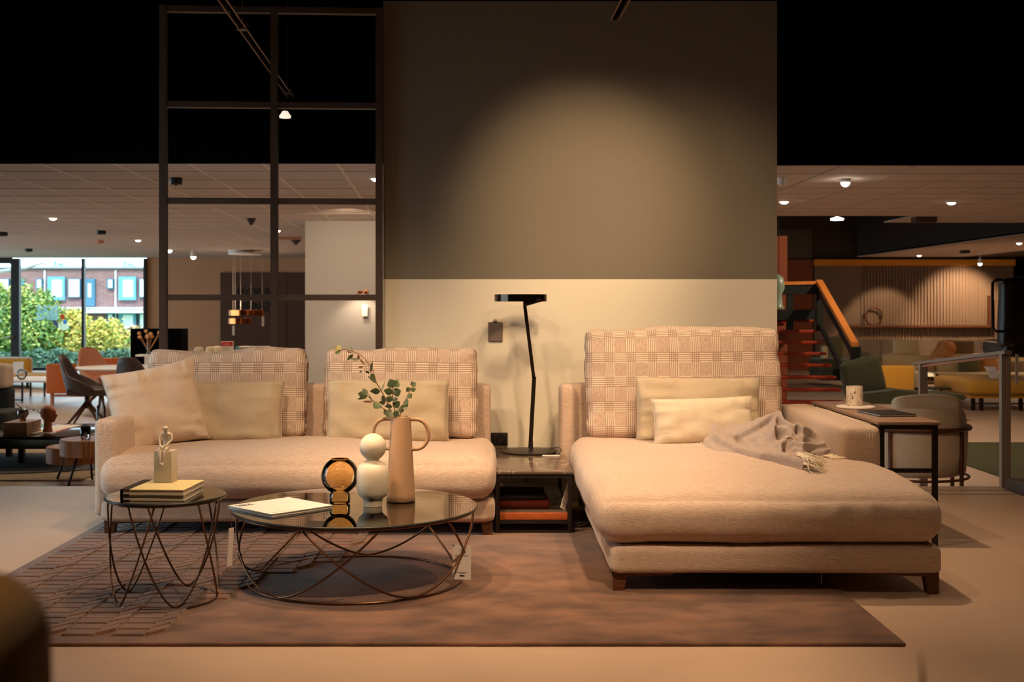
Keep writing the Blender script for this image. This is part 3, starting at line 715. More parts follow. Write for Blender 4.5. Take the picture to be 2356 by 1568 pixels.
# loose cushions
def pillow(name, m, label, cat, c, w_, h, t_, rot, seed, group=None, piping=None, **k):
    mb, uv, ed = pillow_mb(w_, h, t_, seed, **k); off = Vector(c)
    T = thing(name, label, cat, off, group)
    o = xf(mb, off, rot).build('cover', m, T, True, uv=uv)
    if piping:
        R = Matrix.Rotation(rot[2], 3, 'Z') @ Matrix.Rotation(rot[0], 3, 'X') @ Matrix.Rotation(rot[1], 3, 'Y')
        MB().tube([R @ e+off for e in ed], .0032, 5, True).build('piping', piping, T, True)
    return T
def back_cushion(label, c, size, seed, roll=0):
    def fo(p, x, y, z):
        q = Vector((0, 0, 0)); e = abs(x)**6
        q.x -= math.copysign(.010, x)*e*.5*(math.sin(p.z*38+seed)*.6+math.sin(p.z*71+2*seed)*.4)
        q.y += .010*math.sin(p.z*30+seed+4*p.x)*abs(x)**4*(1-z*z)*(1 if y < 0 else 0)
        q.y += .006*math.sin(p.x*26+seed)*abs(z)**4*(1 if y < 0 else 0)
        q.z += (.010*math.sin(p.x*5.2+seed)+.006*math.sin(p.x*13+seed*2))*max(0, z)+.014*abs(x)**5*max(0, z)
        return q
    T = thing('back_cushion', label, 'cushion', Vector(c), 'plaid back cushions'); mb, uv = cushion_mb(*size, r=.055, bulge=(.006, .022, .008), seed=seed, folds=fo, n=40, wr=.9)
    uv = [(v.x+10, v.z+10+(v.y+size[1]/2)*max(0, min(1, (v.z/(size[2]/2)-.62)/.3))) for v in mb.v]
    xf(mb, c, (-.10, roll, 0)).build('cover', 'plaid', T, True, uv=uv)
back_cushion('left plaid back cushion on the sofa, behind the square pillow', (-1.560, 7.02, .690), (.90, .16, .50), 31)
back_cushion('plaid back cushion on the sofa behind the vase of eucalyptus', (-.565, 7.02, .692), (.875, .16, .50), 32, .01)
back_cushion('largest plaid back cushion, standing on the chaise longue', (1.055, 7.01, .752), (1.10, .17, .62), 33, -.008)
pillow('pillow', 'greige', 'square greige pillow tilted against the sofa arm', 'pillow', (-1.88, 6.66, .645), .50, .46, .17, (-.25, -.20, .22), 34, piping='greige', ear=.07, fill=.36, wr=1.6)
pillow('pillow', 'velvet', 'wide khaki velvet pillow beside the square pillow on sofa', 'pillow', (-1.555, 6.80, .598), .70, .36, .19, (-.22, .01, .03), 35, piping='velvet', ear=.03, fill=.25, wr=2.0)
pillow('pillow', 'velvet', 'wide khaki velvet pillow behind the eucalyptus vase', 'pillow', (-.62, 6.80, .605), .68, .36, .18, (-.2, -.005, -.02), 36, piping='velvet', ear=.02, fill=.24, wr=2.0)
pillow('pillow', 'velvet', 'khaki velvet pillow behind the cream one on the chaise', 'pillow', (1.11, 6.79, .612), .69, .37, .18, (-.20, .01, 0), 37, piping='velvet', ear=.02, fill=.24, wr=2.0)
pillow('pillow', 'cream', 'small cream linen pillow in front on the chaise', 'pillow', (1.10, 6.56, .572), .545, .265, .15, (-.30, -.035, -.02), 38, piping='cream', ear=.05, fill=.30, wr=1.5)

# ---------------- wire tables ----------------
def wire_table(name, label, cx, cy, Rt, Rb, H, rot0, Dl, rod):
    t = thing(name, label, 'coffee table' if Rt > .3 else 'side table', (cx, cy, 0.014))
    zf = .016
    MB().lathe([(0, H-.010), (Rt-.003, H-.010), (Rt, H-.007), (Rt, H-.003), (Rt-.003, H), (0, H)], (cx, cy, 0), 96).build('glass_top', 'smoke', t, True, 40)
    ring = lambda R, z: [(cx+R*math.cos(a*PI/48), cy+R*math.sin(a*PI/48), z) for a in range(96)]
    MB().tube(ring(Rt-.012, H-.010-rod), rod, 8, True).build('top_ring', 'bronze', t, True)
    MB().tube(ring(Rt-.004, H-.006), .006, 6, True).build('glass_edge', 'blackpl', t, True)
    MB().tube(ring(Rb, zf+rod), rod, 8, True).build('base_ring', 'bronze', t, True)
    for k in range(5):
        th = math.radians(rot0+72*k); pts = []
        for i in range(41):
            u = -1+2*i/40; a = th+u*math.radians(Dl); z = (H-.010-rod-zf-2.2*rod)*abs(u)**1.7
            R = Rb+(Rt-.012-Rb)*(z/H)**.5; pts.append((cx+R*math.cos(a), cy+R*math.sin(a), zf+2.2*rod+z))
        MB().tube(pts, rod, 8).build('leg', 'bronze', t, True)
    return t
wire_table('coffee_table', 'large round smoked-glass coffee table on crossed bronze wire loops', -.621, 5.27, .527, .46, .335, 90, 54, .0048)
wire_table('side_table', 'small taller round glass side table on bronze wire loops', -1.343, 4.91, .238, .20, .437, 80, 50, .0042)
# price tags
def tag_card(label, c, w_, h, rx=0, rz=0, lines=True, string=None):
    t = thing('price_tag', label, 'price tag', c)
    MB().box((-w_/2, -.0012, 0), (w_/2, .0012, h)).build('card', 'paper', None)
    o = C.objects[-1]; o.parent = t; o.location = (0, 0, 0); o.data.transform(Matrix.Translation((0, 0, 0)))
    if lines:
        mb = MB()
        for zz, a, b_ in ((.86, -.1, .12), (.82, -.16, .2), (.70, -.38, .36), (.665, -.38, .36), (.20, -.38, .32), (.165, -.1, .2)):
            mb.box((a*w_, -.0018, zz*h), (b_*w_, -.0012, zz*h+.006*h+.0006))
        mb.box((-.12*w_, -.0018, .09*h), (.15*w_, -.0012, .13*h))
        o2 = mb.build('print', 'ink', None); o2.parent = t; o2.location = o2.location
    t.rotation_euler = (rx, 0, rz)
    if string:
        q = [Vector(p)-Vector(c) for p in string]; o3 = MB().tube(q, .0008, 4).build('string', 'clear', None, True); o3.parent = t; t.rotation_euler = (rx, 0, rz)
    return t
tag_card('white price tag with barcode hanging from the large glass table', (-.157, 5.13, .045), .078, .145, -.04, -.12, True, [(-.157, 5.13, .19), (-.12, 5.15, .25), (-.10, 5.16, .32)])
tag_card('narrow price tag hanging off the small wire table', (-1.085, 4.90, .15), .030, .155, .06, 1.1, False, [(-1.085, 4.90, .305), (-1.088, 4.90, .36), (-1.10, 4.91, .43)])

# things on the large table
zt_ = .336
def rbox(name, label, cat, c, sx, sy, h, rz, m='paper'):
    t = thing(name, label, cat, c, None, rz); return t
bk = thing('book', 'thin square white book overhanging the coffee table edge', 'book', (-.932, 5.19, zt_), None, math.radians(46))
def lbox(name, a, b_, m, parent, bev=0):
    o = MB().box(a, b_, bev).build(name, m, None, bev > 0, 40 if bev > 0 else None); o.parent = parent; return o
lbox('cover', (-.158, -.158, .009), (.158, .158, .012), 'white', bk); lbox('pages', (-.154, -.154, .002), (.156, .154, .009), 'paper', bk); lbox('back_cover', (-.158, -.158, 0), (.158, .158, .002), 'white', bk)
for o in bk.children: pass
for i, body in enumerate(('ROLF', 'BENZ')):
    o = text('lettering', body, .026, 'ink', None, (-.140, .118-.022*i, .0121), (0, 0, 0), .0002, .0008, 1.2); o.parent = bk
o = text('lettering', 'sofas and tables', .012, 'ink', None, (0, 0, 0), (0, 0, 0), .0002); bpy.data.objects.remove(o)
mb = MB()
for i in range(14): mb.box((-.13+i*.009, -.130, .012), (-.125+i*.009, -.127, .0123))
mb.build('small_print', 'ink', None).parent = bk

def lathe_thing(name, m, label, cat, c, prof, seg=48, angle=50):
    return tag(MB().lathe(prof, c, seg).build(name, m, None, True, angle), label, cat)
va = thing('glass_vase', 'round amber glass vase on the large coffee table', 'vase', (-.694, 5.31, zt_))
R = .081; pr = [(.0, .001), (.040, .001), (.045, .004), (.045, .042), (.038, .050)]
for i in range(1, 15):
    a = -PI/2+.45+(PI-.45-.50)*i/14; pr.append((R*math.cos(a), .122+R*math.sin(a)))
MB().lathe(pr+[(pr[-1][0]-.003, pr[-1][1]+.002), (pr[-1][0]-.006, pr[-1][1]-.003)], (-.694, 5.31, zt_), 48, cap=False).build('bulb', 'amber', va, True, 60)
MB().tube([(-.694+pr[-1][0]*math.cos(a*PI/24)*.96, 5.31+pr[-1][0]*math.sin(a*PI/24)*.96, zt_+pr[-1][1]+.001) for a in range(48)], .0025, 6, True).build('rim', mat('amber_rim', s(130, 80, 20), .1), va, True)

sc_pr = [(0, 0), (.040, 0), (.041, .026), (.045, .032), (.060, .046), (.067, .062), (.070, .10), (.0705, .13), (.068, .155), (.060, .176), (.046, .188), (.030, .194), (.026, .198), (.030, .203)]
for i in range(1, 16):
    a = -PI/2+.5+(PI-.5)*i/15; sc_pr.append((max(0, .058*math.cos(a)), .254+.058*math.sin(a)))
lathe_thing('ceramic_sculpture', 'ceramic', 'cream ceramic figure of ball on rounded body beside amber vase', 'sculpture', (-.544, 5.25, zt_), sc_pr, 56, 80)
vs = thing('clay_vase', 'tall tan conical vase with two loop handles on coffee table', 'vase', (-.434, 5.38, zt_))
MB().lathe([(0, 0), (.060, 0), (.064, .004), (.063, .03), (.044, .36), (.0425, .372), (.038, .374), (.036, .368), (.036, .30), (0, .28)], (-.434, 5.38, zt_), 56).build('body', 'clay', vs, True, 50)
for sg_ in (-1, 1):
    pts = []
    for i in range(25):
        a = PI/2-PI*i/24; pts.append((-.434+sg_*(.055+.068*max(0, math.cos(a))**.75), 5.38-.012*sg_, zt_+.296+.066*math.sin(a)))
    pts = [(-.434+sg_*.036, 5.38, zt_+.362)]+pts+[(-.434+sg_*.048, 5.38, zt_+.228)]
    MB().tube(pts, .0085, 10).build('handle', 'clay', vs, True)
# eucalyptus: three branches with leaves set at their own depths
eu = thing('eucalyptus_branch', 'eucalyptus sprigs with round green leaves in the tan vase', 'plant', (-.434, 5.38, zt_+.30))
def ep(x, y, dd=0): return P(x, y, 5.38+dd)
branches = [([(905, 965, 0), (893, 930, -.01), (878, 900, -.02), (866, 880, -.03), (858, 850, -.02), (840, 825, 0), (825, 813, .02), (812, 808, .03), (795, 803, .04), (778, 806, .05)], .0022),
            ([(908, 965, 0), (888, 945, -.02), (868, 928, -.04), (857, 920, -.05), (845, 910, -.06), (833, 905, -.07)], .0018),
            ([(912, 965, 0), (905, 930, -.04), (903, 905, -.05), (905, 880, -.06)], .002), ([(918, 965, 0), (925, 935, .02), (935, 915, .03), (945, 895, .04), (952, 885, .05)], .002)]
for pts, r_ in branches: MB().tube([ep(*p) for p in pts], r_, 6).build('twig', 'stem', eu, True)
def leaf_mb(c, L, W, ang, tilt, yaw):
    mb = MB(); n_ = 7; vs_ = []
    for i in range(n_+1):
        u = i/n_; w2 = W*math.sin(PI*min(1, u**.8))*.5+.0005
        vs_ += [Vector((u*L, -w2, -.12*W*math.sin(PI*u)+.002)), Vector((u*L, 0, .06*W*math.sin(PI*u))), Vector((u*L, w2, -.12*W*math.sin(PI*u)+.002))]
    fs = []
    for i in range(n_):
        for k in range(2): fs.append((i*3+k, i*3+k+1, i*3+k+4, i*3+k+3))
    Rm = Matrix.Rotation(-ang, 3, 'Y') @ Matrix.Rotation(tilt, 3, 'X') @ Matrix.Rotation(yaw, 3, 'Z')
    mb.add([Rm @ v+c for v in vs_], fs); return mb
M['leafpale'] = mat('pale_eucalyptus_leaf', s(176, 170, 112), .6)
M['leafgrey'] = mat('grey_green_leaf', s(112, 122, 96), .6)
# base x, base y, length px, width px, angle (deg, 0 = right, counter-clockwise), tilt, material, depth
LV = [(783,806,16,14,135,.6,'leafpale',.05),(783,806,16,9,215,.9,'leaf',.05),(810,810,16,11,100,.7,'leafpale',.03),(812,812,16,9,165,.9,'leaf',.03),(812,815,20,7,225,.3,'leaf',.03),
 (826,827,24,5,175,.6,'leafgrey',.0),(826,827,12,5,100,.3,'stem',.0),(828,826,18,6,310,.4,'stem',0),(836,843,12,4,190,.5,'stem',0),(852,857,26,6,80,.9,'leafgrey',-.02),(851,857,12,7,165,.5,'leaf',-.02),(832,853,6,5,220,.5,'leaf',-.02),
 (855,858,22,9,285,.5,'leaf',-.02),(866,881,26,5,140,.3,'leafgrey',-.03),(875,900,24,13,178,.1,'leaf',-.02),(876,900,24,8,65,.7,'leafgrey',-.02),(845,910,22,16,165,.4,'leaf',-.07),(845,908,18,10,125,.6,'leafgrey',-.07),(844,912,22,9,195,.4,'leafgrey',-.06),
 (857,923,20,4,115,.5,'stem',-.05),(857,924,22,4,178,.5,'stem',-.05),(858,926,22,15,325,.1,'leaf',-.05),(886,927,14,9,170,.2,'leaf',-.01),(885,926,18,8,110,.7,'leafgrey',-.01),(874,938,12,6,60,.5,'leafgrey',-.02),
 (905,892,22,22,110,.1,'leaf',-.06),(906,890,20,20,60,.2,'leaf',-.05),(904,903,22,15,165,.2,'leaf',-.05),(904,905,20,18,20,.1,'leaf',-.05),(903,920,16,14,160,.3,'leaf',-.04),(902,920,14,13,15,.3,'leafgrey',-.04),(903,935,18,12,175,.3,'leaf',-.04),(904,935,20,16,35,.2,'leaf',-.04),(905,948,16,14,330,.3,'leaf',-.04),
 (943,900,12,11,130,.3,'leaf',.04),(945,898,13,9,20,.3,'leaf',.04),(950,890,13,10,60,.3,'leaf',.05),(951,888,12,9,110,.3,'leafgrey',.05),(938,915,14,11,45,.2,'leaf',.03),(930,932,18,12,60,.2,'leaf',.02),(926,940,18,12,40,.3,'leafgrey',.02),(921,950,20,11,75,.2,'leaf',.02),(893,962,24,14,80,.2,'leafgrey',-.02),(890,955,16,9,110,.4,'leafgrey',-.02),(900,960,18,9,85,.5,'leafpale',-.03),(912,958,18,9,80,.5,'leafpale',-.01)]
for (x, y, L, W, a, tl, m_, dd) in LV:
    leaf_mb(ep(x, y, dd), L/520, W/520*1.15, math.radians(a), tl*(1 if (x+y) % 2 else -1)+PI/2*.75, 0).build('leaf', m_, eu, True)

# things on the small table
zs = .438
for i, (lab, rz, ox, oy) in enumerate((('cream hardback with black spine, lower of two on small table', -.04, 0, 0), ('cream hardback with black spine, upper of two under the figurine', -.055, .002, -.003))):
    t = thing('book', lab, 'book', (-1.342+ox, 4.877+oy, zs+.0225*i), 'cream books on the small table', rz)
    lbox('cover', (-.128, -.135, .0185), (.122, .135, .022), mat('cream_cover', s(238, 220, 160), .6), t); lbox('back_cover', (-.128, -.135, 0), (.122, .135, .0032), 'cream', t)
    lbox('pages', (-.120, -.130, .0032), (.118, .130, .0185), 'paper', t); lbox('spine', (-.1305, -.1355, -.0002), (-.127, .1355, .0223), 'blackpl', t)
    lbox('spine_wrap', (-.129, -.1354, .0186), (-.094, .1354, .0224), 'blackpl', t); lbox('spine_wrap', (-.129, -.1354, -.0001), (-.094, .1354, .0034), 'blackpl', t)
fg = thing('figurine', 'cream figurine of a seated person on a tall block atop books', 'figurine', (-1.357, 4.955, zs+.0452), None, -.12)
MB().box((-.037, -.032, 0), (.037, .032, .128), .001).build('block', 'ceramic', None, True, 40).parent = fg
def skin(name, verts, edges, radii, m, parent, sub=2):
    me = bpy.data.meshes.new(name); me.from_pydata(verts, edges, []); me.materials.append(M[m]); o = bpy.data.objects.new(name, me); C.objects.link(o)
    md = o.modifiers.new('skin', 'SKIN'); md.use_smooth_shade = True
    lay_ = me.skin_vertices[0] if me.skin_vertices else None
    if lay_ is None:
        bm = bmesh.new(); bm.from_mesh(me); bm.verts.layers.skin.verify(); bm.to_mesh(me); bm.free(); lay_ = me.skin_vertices[0]
    for i, r_ in enumerate(radii): lay_.data[i].radius = (r_, r_) if not isinstance(r_, tuple) else r_
    lay_.data[0].use_root = True
    sb = o.modifiers.new('sub', 'SUBSURF'); sb.levels = sub; sb.render_levels = sub
    if parent: o.parent = parent
    return o
z0 = .136
V_ = [(0, .008, z0), (0, .012, z0+.028), (0, .010, z0+.055), (0, .006, z0+.066), (0, -.002, z0+.078), (0, -.006, z0+.090),
      (.022, .008, z0+.056), (.026, .0, z0+.034), (.014, -.022, z0+.016), (.002, -.034, z0+.008),
      (-.022, .008, z0+.056), (-.026, .0, z0+.034), (-.014, -.022, z0+.016), (-.003, -.036, z0+.006),
      (.011, .0, z0), (.012, -.030, z0+.002), (.009, -.040, z0-.030), (.004, -.041, z0-.058), (.004, -.050, z0-.064),
      (-.011, .0, z0), (-.013, -.030, z0+.002), (-.009, -.040, z0-.030), (-.003, -.041, z0-.056), (-.003, -.048, z0-.061)]
E_ = [(0,1),(1,2),(2,3),(3,4),(4,5),(2,6),(6,7),(7,8),(8,9),(2,10),(10,11),(11,12),(12,13),(0,14),(14,15),(15,16),(16,17),(17,18),(0,19),(19,20),(20,21),(21,22),(22,23)]
R_ = [(.016,.011),(.014,.009),(.017,.009),.006,.0125,.0115,.006,.0045,.004,.004,.006,.0045,.004,.004,.010,.0085,.006,.0045,.004,.010,.0085,.006,.0045,.004]
skin('figure', V_, E_, R_, 'ceramic', fg)

# ---------------- centre side table, lamp, wall fittings ----------------
n = NT('dark_marble'); b = n.b; b.inputs['Roughness'].default_value = .12
wv = n.n('ShaderNodeTexNoise'); wv.inputs['Scale'].default_value = 3.2; wv.inputs['Detail'].default_value = 6; wv.inputs['Distortion'].default_value = 1.2; n.l(n.coords((1, 1.6, 1)), wv.inputs['Vector'])
ln = n.math('SUBTRACT', 1.0, n.math('MULTIPLY', n.math('ABSOLUTE', n.math('SUBTRACT', wv.outputs['Fac'], .52)), 90), clamp=True)
n.l(n.mix(ln, s(98, 84, 74), s(200, 176, 150)), b.inputs['Base Color']); M['marble'] = n.m
t = thing('side_table', 'dark marble-topped side table between the sofa and chaise', 'side table', (.18, 6.9, 0))
tx0, tx1, ty0, ty1 = -.022, .385, 6.34, 7.44
bx('marble_top', (tx0, ty0, .320), (tx1, ty1, .334), 'marble', t, .002)
for x in (tx0+.005, tx1-.025):
    for y in (ty0+.005, ty1-.03): bx('leg', (x, y, .015 if y < 7 else .001), (x+.02, y+.022, .299), 'black', t)
for y in (ty0+.006, ty1-.03): bx('rail', (tx0+.005, y, .299), (tx1-.005, y+.02, .320), 'black', t); bx('rail', (tx0+.026, y, .062), (tx1-.026, y+.018, .080), 'black', t); bx('rail', (tx0+.026, y, .017), (tx1-.026, y+.016, .027), 'black', t)
for x in (tx0+.005, tx1-.025): bx('rail', (x, ty0+.03, .299), (x+.02, ty1-.03, .320), 'black', t); bx('rail', (x, ty0+.03, .062), (x+.02, ty1-.03, .080), 'black', t)
bx('shelf', (tx0+.027, ty0+.01, .081), (tx1-.027, ty1-.01, .118), wood('cherry_shelf', s(158, 76, 36), s(186, 98, 50), (3, 3, 10), .35), t, .002)
bx('shelf_top', (tx0+.029, ty0+.022, .118), (tx1-.029, ty1-.012, .1205), mat('taupe_shelf_top', s(104, 88, 74), .35), t)
def folded(name, m, label, c, sx, sy, sz, seed):
    mb, uv = cushion_mb(sx, sy, sz, r=sz*.45, bulge=(0, 0, .003), seed=seed, n=14, wr=.5); xf(mb, c); return tag(mb.build(name, m, None, True, uv=uv), label, 'textile', 'folded textiles on the side table shelf')
folded('folded_textile', mat('rust_cloth', s(128, 44, 26), .8), 'folded rust textile on the shelf of the marble side table', (.135, 6.62, .140), .27, .30, .040, 3)
folded('folded_textile', mat('navy_cloth', s(34, 26, 34), .8), 'folded dark textile with white ticks, on top of rust one', (.125, 6.62, .180), .25, .28, .035, 4)
tag_card('small price tag hanging under the marble side table', (.335, 6.40, .13), .045, .15, .0, .9, True, [(.335, 6.40, .28), (.34, 6.40, .30)]).rotation_euler = (0, .45, .9)
lp = thing('table_lamp', 'black table lamp with flat ring head and bent stem', 'table lamp', (.179, 7.17, .334))
lx, ly = .179, 7.17
MB().lathe([(0, 0), (.155, 0), (.162, .004), (.163, .009), (.15, .013), (.03, .018), (0, .018)], (lx, ly, .334), 64).build('base', 'black', lp, True, 40)
def slab(pts, w_, th, nm, m='lamp'):
    # flat bar along a polyline in the XZ plane
    mb = MB(); a, b_ = Vector(pts[0]), Vector(pts[1]); dr = (b_-a).normalized(); px_ = Vector((dr.z, 0, -dr.x))*w_/2; py_ = Vector((0, th/2, 0))
    mb.add([a-px_-py_, a+px_-py_, a+px_+py_, a-px_+py_, b_-px_-py_, b_+px_-py_, b_+px_+py_, b_-px_+py_], [(0,3,2,1),(4,5,6,7),(0,1,5,4),(1,2,6,5),(2,3,7,6),(3,0,4,7)]); mb.build(nm, m, lp)
slab((P(1220, 1031, ly), P(1229, 866, ly)), .024, .012, 'stem', 'steel' if 0 else 'lamp'); slab((P(1228, 868, ly), P(1207, 700, ly)), .020, .012, 'arm')
bx('collar', (lx-.0, ly-.012, .35), (lx+.022, ly+.012, .40), 'black', lp)
hc = Vector((X(1200.5, ly), ly, Z(685, ly))); mb = MB(); vs_ = []; fs = []
for i in range(73):
    a = math.radians(-28+(-304)*i/72); ro, ri = .162, .128
    for (r_, z_) in ((ro, -.021), (ro, .021), (ri, .021), (ri, -.021)): vs_.append(hc+Vector((r_*math.cos(a), r_*math.sin(a), z_)))
for i in range(72):
    for k in range(4): fs.append((i*4+k, i*4+(k+1) % 4, i*4+4+(k+1) % 4, i*4+4+k))
fs += [(0, 1, 2, 3), (288, 291, 290, 289)]
mb.add(vs_, fs); M['lampgloss'] = mat('lamp_head_black_chrome', s(70, 60, 52), .12, .95); mb.build('head_ring', 'lampgloss', lp, True, 40)
MB().prism_y([(P(1203, 704, ly).x, P(0, 704, ly).z), (P(1209, 704, ly).x, P(0, 704, ly).z), (P(1250, 692, ly).x, P(0, 692, ly).z), (P(1240, 686, ly).x, P(0, 686, ly).z), (P(1203, 693, ly).x, P(0, 693, ly).z)], ly-.14, ly+.008).build('bracket', 'lamp', lp)
t = thing('price_tag', 'small white tag lying by the lamp base on marble', 'price tag', (.30, 7.0, .335), None, -.1)
lbox('card', (-.05, -.02, 0), (.05, .02, .003), 'paper', t)
o = MB().tube([(.04, 0, .004), (.06, .03, .03), (.04, .06, .045), (-.01, .08, .03)], .002, 5).build('string', 'ink', None, True); o.parent = t
MB_ = MB().tube([(.17, 7.46, .33), (.20, 7.465, .2), (.17, 7.47, .12), (.19, 7.46, .005)], .003, 6)
tag(MB_.build('lamp_cable', 'ink', None, True), 'thin black lamp cable hanging down behind marble table', 'cable')
wc = thing('wall_card', 'small grey hanging card on a knob on the pale wall', 'card', P(1139, 784, 7.49))
bx('card', (X(1125, 7.48), 7.484, Z(784, 7.48)), (X(1155, 7.48), 7.494, Z(742, 7.48)), mat('taupe_card', s(112, 98, 92), .5), wc)
bx('card_edge', (X(1123.5, 7.48), 7.492, Z(785, 7.48)), (X(1156, 7.48), 7.499, Z(741, 7.48)), 'darkframe', wc)
k = P(1139, 737, 7.47); MB().lathe([(0, 0), (.011, .001), (.012, .012), (.008, .02), (0, .022)], (0, 0, 0), 20).build('knob', 'steel', wc, True, 40)
o = C.objects[-1]; o.location = k-wloc(wc)+Vector((0, .028, 0)); o.rotation_euler = (PI/2, 0, 0); o.data.transform(Matrix.Translation(wloc(wc)))
os_ = thing('power_outlet', 'black double power socket low on the pale wall', 'socket', P(1150, 1010, 7.49))
bx('plate', (X(1110, 7.49), 7.488, Z(1024, 7.49)), (X(1168, 7.49), 7.5, Z(995, 7.49)), 'blackpl', os_, .002)
for cx_ in (1126, 1153):
    q = P(cx_, 1009.5, 7.488)
    MB().tube([q+Vector((.022*math.cos(a*PI/12), -.002, .022*math.sin(a*PI/12))) for a in range(24)], .0035, 6, True).build('socket_ring', 'lamp', os_, True)
    MB().tube([q+Vector((0, -.001, 0)), q+Vector((0, -.003, 0))], .018, 16).build('socket_well', 'ink', os_)

# ---------------- tall black table beside the chaise ----------------
t = thing('side_table', 'narrow tall black-framed table along the chaise armrest', 'side table', (2.04, 6.7, 0))
ax0, ax1, ay0, ay1, az = 1.893, 2.183, 6.05, 7.32, .622
bx('table_top', (ax0-.012, ay0-.012, az-.016), (ax1+.012, ay1+.012, az), wood('taupe_veneer', s(142, 112, 94), s(160, 128, 108), (3, 1, 3), .4), t, .002)
for x in (ax0, ax1-.024):
    for y in (ay0, ay1-.024): bx('leg', (x, y, 0.001), (x+.024, y+.024, az-.038), 'black', t)
for y in (ay0, ay1-.024): bx('rail', (ax0, y, az-.038), (ax1, y+.024, az-.016), 'black', t); bx('rail', (ax0+.024, y, .368), (ax1-.024, y+.022, .388), 'black', t)
for x in (ax0, ax1-.024): bx('rail', (x, ay0+.024, az-.038), (x+.024, ay1-.024, az-.016), 'black', t)
n = NT('terrazzo'); b = n.b; b.inputs['Roughness'].default_value = .4; vo = n.n('ShaderNodeTexVoronoi'); vo.inputs['Scale'].default_value = 95; n.l(n.coords(), vo.inputs['Vector'])
nz = n.noise(n.coords(), 50, 2); n.l(n.mix(n.math('MULTIPLY', n.math('LESS_THAN', vo.outputs['Distance'], .34), n.math('GREATER_THAN', nz, .50)), s(226, 208, 182), s(86, 64, 48)), b.inputs['Base Color']); M['terrazzo'] = n.m
mg = P(1966, 936, 6.88); mg.z = az+.0125
tag(MB().lathe([(0, 0), (.043, 0), (.046, .003), (.046, .106), (.044, .110), (.041, .110), (.041, .012), (0, .012)], mg, 40).build('mug', 'terrazzo', None, True, 40), 'speckled cream mug without handle on the tall black table', 'mug')
tag(MB().lathe([(0, 0), (.104, 0), (.107, .003), (.107, .008), (.104, .011), (0, .011)], (mg.x+.0, mg.y-.02, az+.001), 48).build('coaster', 'paper', None, True, 40), 'round pale board under the speckled mug', 'coaster')
nb = thing('notebook', 'flat black notebook lying near front of the tall table', 'notebook', (2.055, 6.46, az+.001), None, .10)
lbox('cover', (-.10, -.15, .009), (.10, .15, .011), 'blackpl', nb); lbox('pages', (-.096, -.146, .002), (.098, .146, .009), 'white', nb); lbox('back_cover', (-.10, -.15, 0), (.10, .15, .002), 'blackpl', nb)
t = thing('potted_sprig', 'small dark plant standing low beside the chaise arm', 'plant', (1.95, 6.5, 0))
MB().lathe([(0, 0), (.05, 0), (.065, .25), (.055, .25), (0, .24)], (1.96, 6.55, .001), 24).build('pot', 'blackpl', t, True, 40)
r_ = random.Random(4)
for i in range(16):
    a = r_.uniform(0, 6.28); c = Vector((1.96+.02*math.cos(a), 6.55+.02*math.sin(a), .27+r_.uniform(0, .10)))
    leaf_mb(c, .07, .03, a, r_.uniform(0, 2), a).build('leaf', 'navy', t, True)

# ---------------- wool throw on the chaise: a folded heap leaning on the cream pillow ----------------
th = thing('throw', 'crumpled taupe wool throw with cream fringe on the chaise', 'throw', (1.35, 6.1, .46))
front_line = [(88, 562), (140, 612), (260, 672), (600, 714), (900, 792), (1300, 854), (1530, 890), (1590, 830), (1700, 748), (1850, 706), (1950, 650), (1995, 585)]
crest_line = [(88, 552), (130, 450), (225, 335), (270, 285), (500, 235), (900, 190), (1050, 152), (1200, 138), (1380, 215), (1520, 285), (1700, 400), (1800, 530), (1880, 556), (1960, 548), (1995, 575)]
def along(line, u):
    for (a, fa), (b_, fb) in zip(line, line[1:]):
        if u <= b_: k = (u-a)/(b_-a); return fa+(fb-fa)*max(0, k)
    return line[-1][1]
# folds: points, height, width above the line, width below it
folds = [([(225, 340), (250, 440), (380, 540), (560, 640), (750, 725), (1000, 745), (1300, 800), (1530, 868)], .034, 120, 30),
         ([(480, 470), (640, 430), (740, 380), (900, 280), (1050, 175), (1150, 150)], .030, 130, 22),
         ([(1150, 160), (1120, 270), (1100, 400)], .034, 55, 55),
         ([(1200, 170), (1240, 255), (1400, 330), (1425, 292), (1500, 330), (1650, 400), (1780, 520), (1815, 575), (1700, 590), (1500, 575), (1370, 550)], .030, 48, 40),
         ([(1180, 320), (1300, 345), (1360, 410)], .022, 40, 40),
         ([(1280, 490), (1225, 560), (1195, 680)], .028, 60, 36),
         ([(700, 470), (860, 420), (1000, 350)], .010, 60, 60), ([(950, 540), (960, 640), (1100, 700), (1300, 745)], .012, 60, 45),
         ([(1400, 620), (1600, 660), (1800, 650), (1960, 590)], .016, 40, 30), ([(130, 470), (160, 560), (300, 620), (520, 680)], .014, 70, 40),
         ([(1500, 420), (1600, 470), (1680, 520)], .016, 36, 36), ([(300, 330), (420, 400), (600, 360)], .010, 80, 60)]
pits = [(1165, 370, 45, .045), (1155, 250, 26, .03), (1430, 345, 22, .02), (1250, 600, 36, .030), (1250, 450, 60, .012), (1600, 640, 60, .012), (620, 500, 50, .010)]
def relief(u, v):
    h = 0
    for pts, amp, wu, wd in folds:
        best = 1e9; sgn = 1
        for (a0, b0), (a1, b1) in zip(pts, pts[1:]):
            dx, dy = a1-a0, b1-b0; k = max(0, min(1, ((u-a0)*dx+(v-b0)*dy)/(dx*dx+dy*dy))); ex, ey = u-a0-k*dx, v-b0-k*dy; dd = math.hypot(ex, ey)
            if dd < best: best = dd; sgn = -1 if ey < 0 else 1
        wdt = wu if sgn < 0 else wd
        g_ = amp*math.exp(-(best/wdt)**2)
        h = math.log(math.exp(h*90)+math.exp(g_*90)-1)/90
    for a, b_, r_, am in pits: h -= am*math.exp(-((u-a)**2+(v-b_)**2)/r_**2)
    return h
SEAT = .452
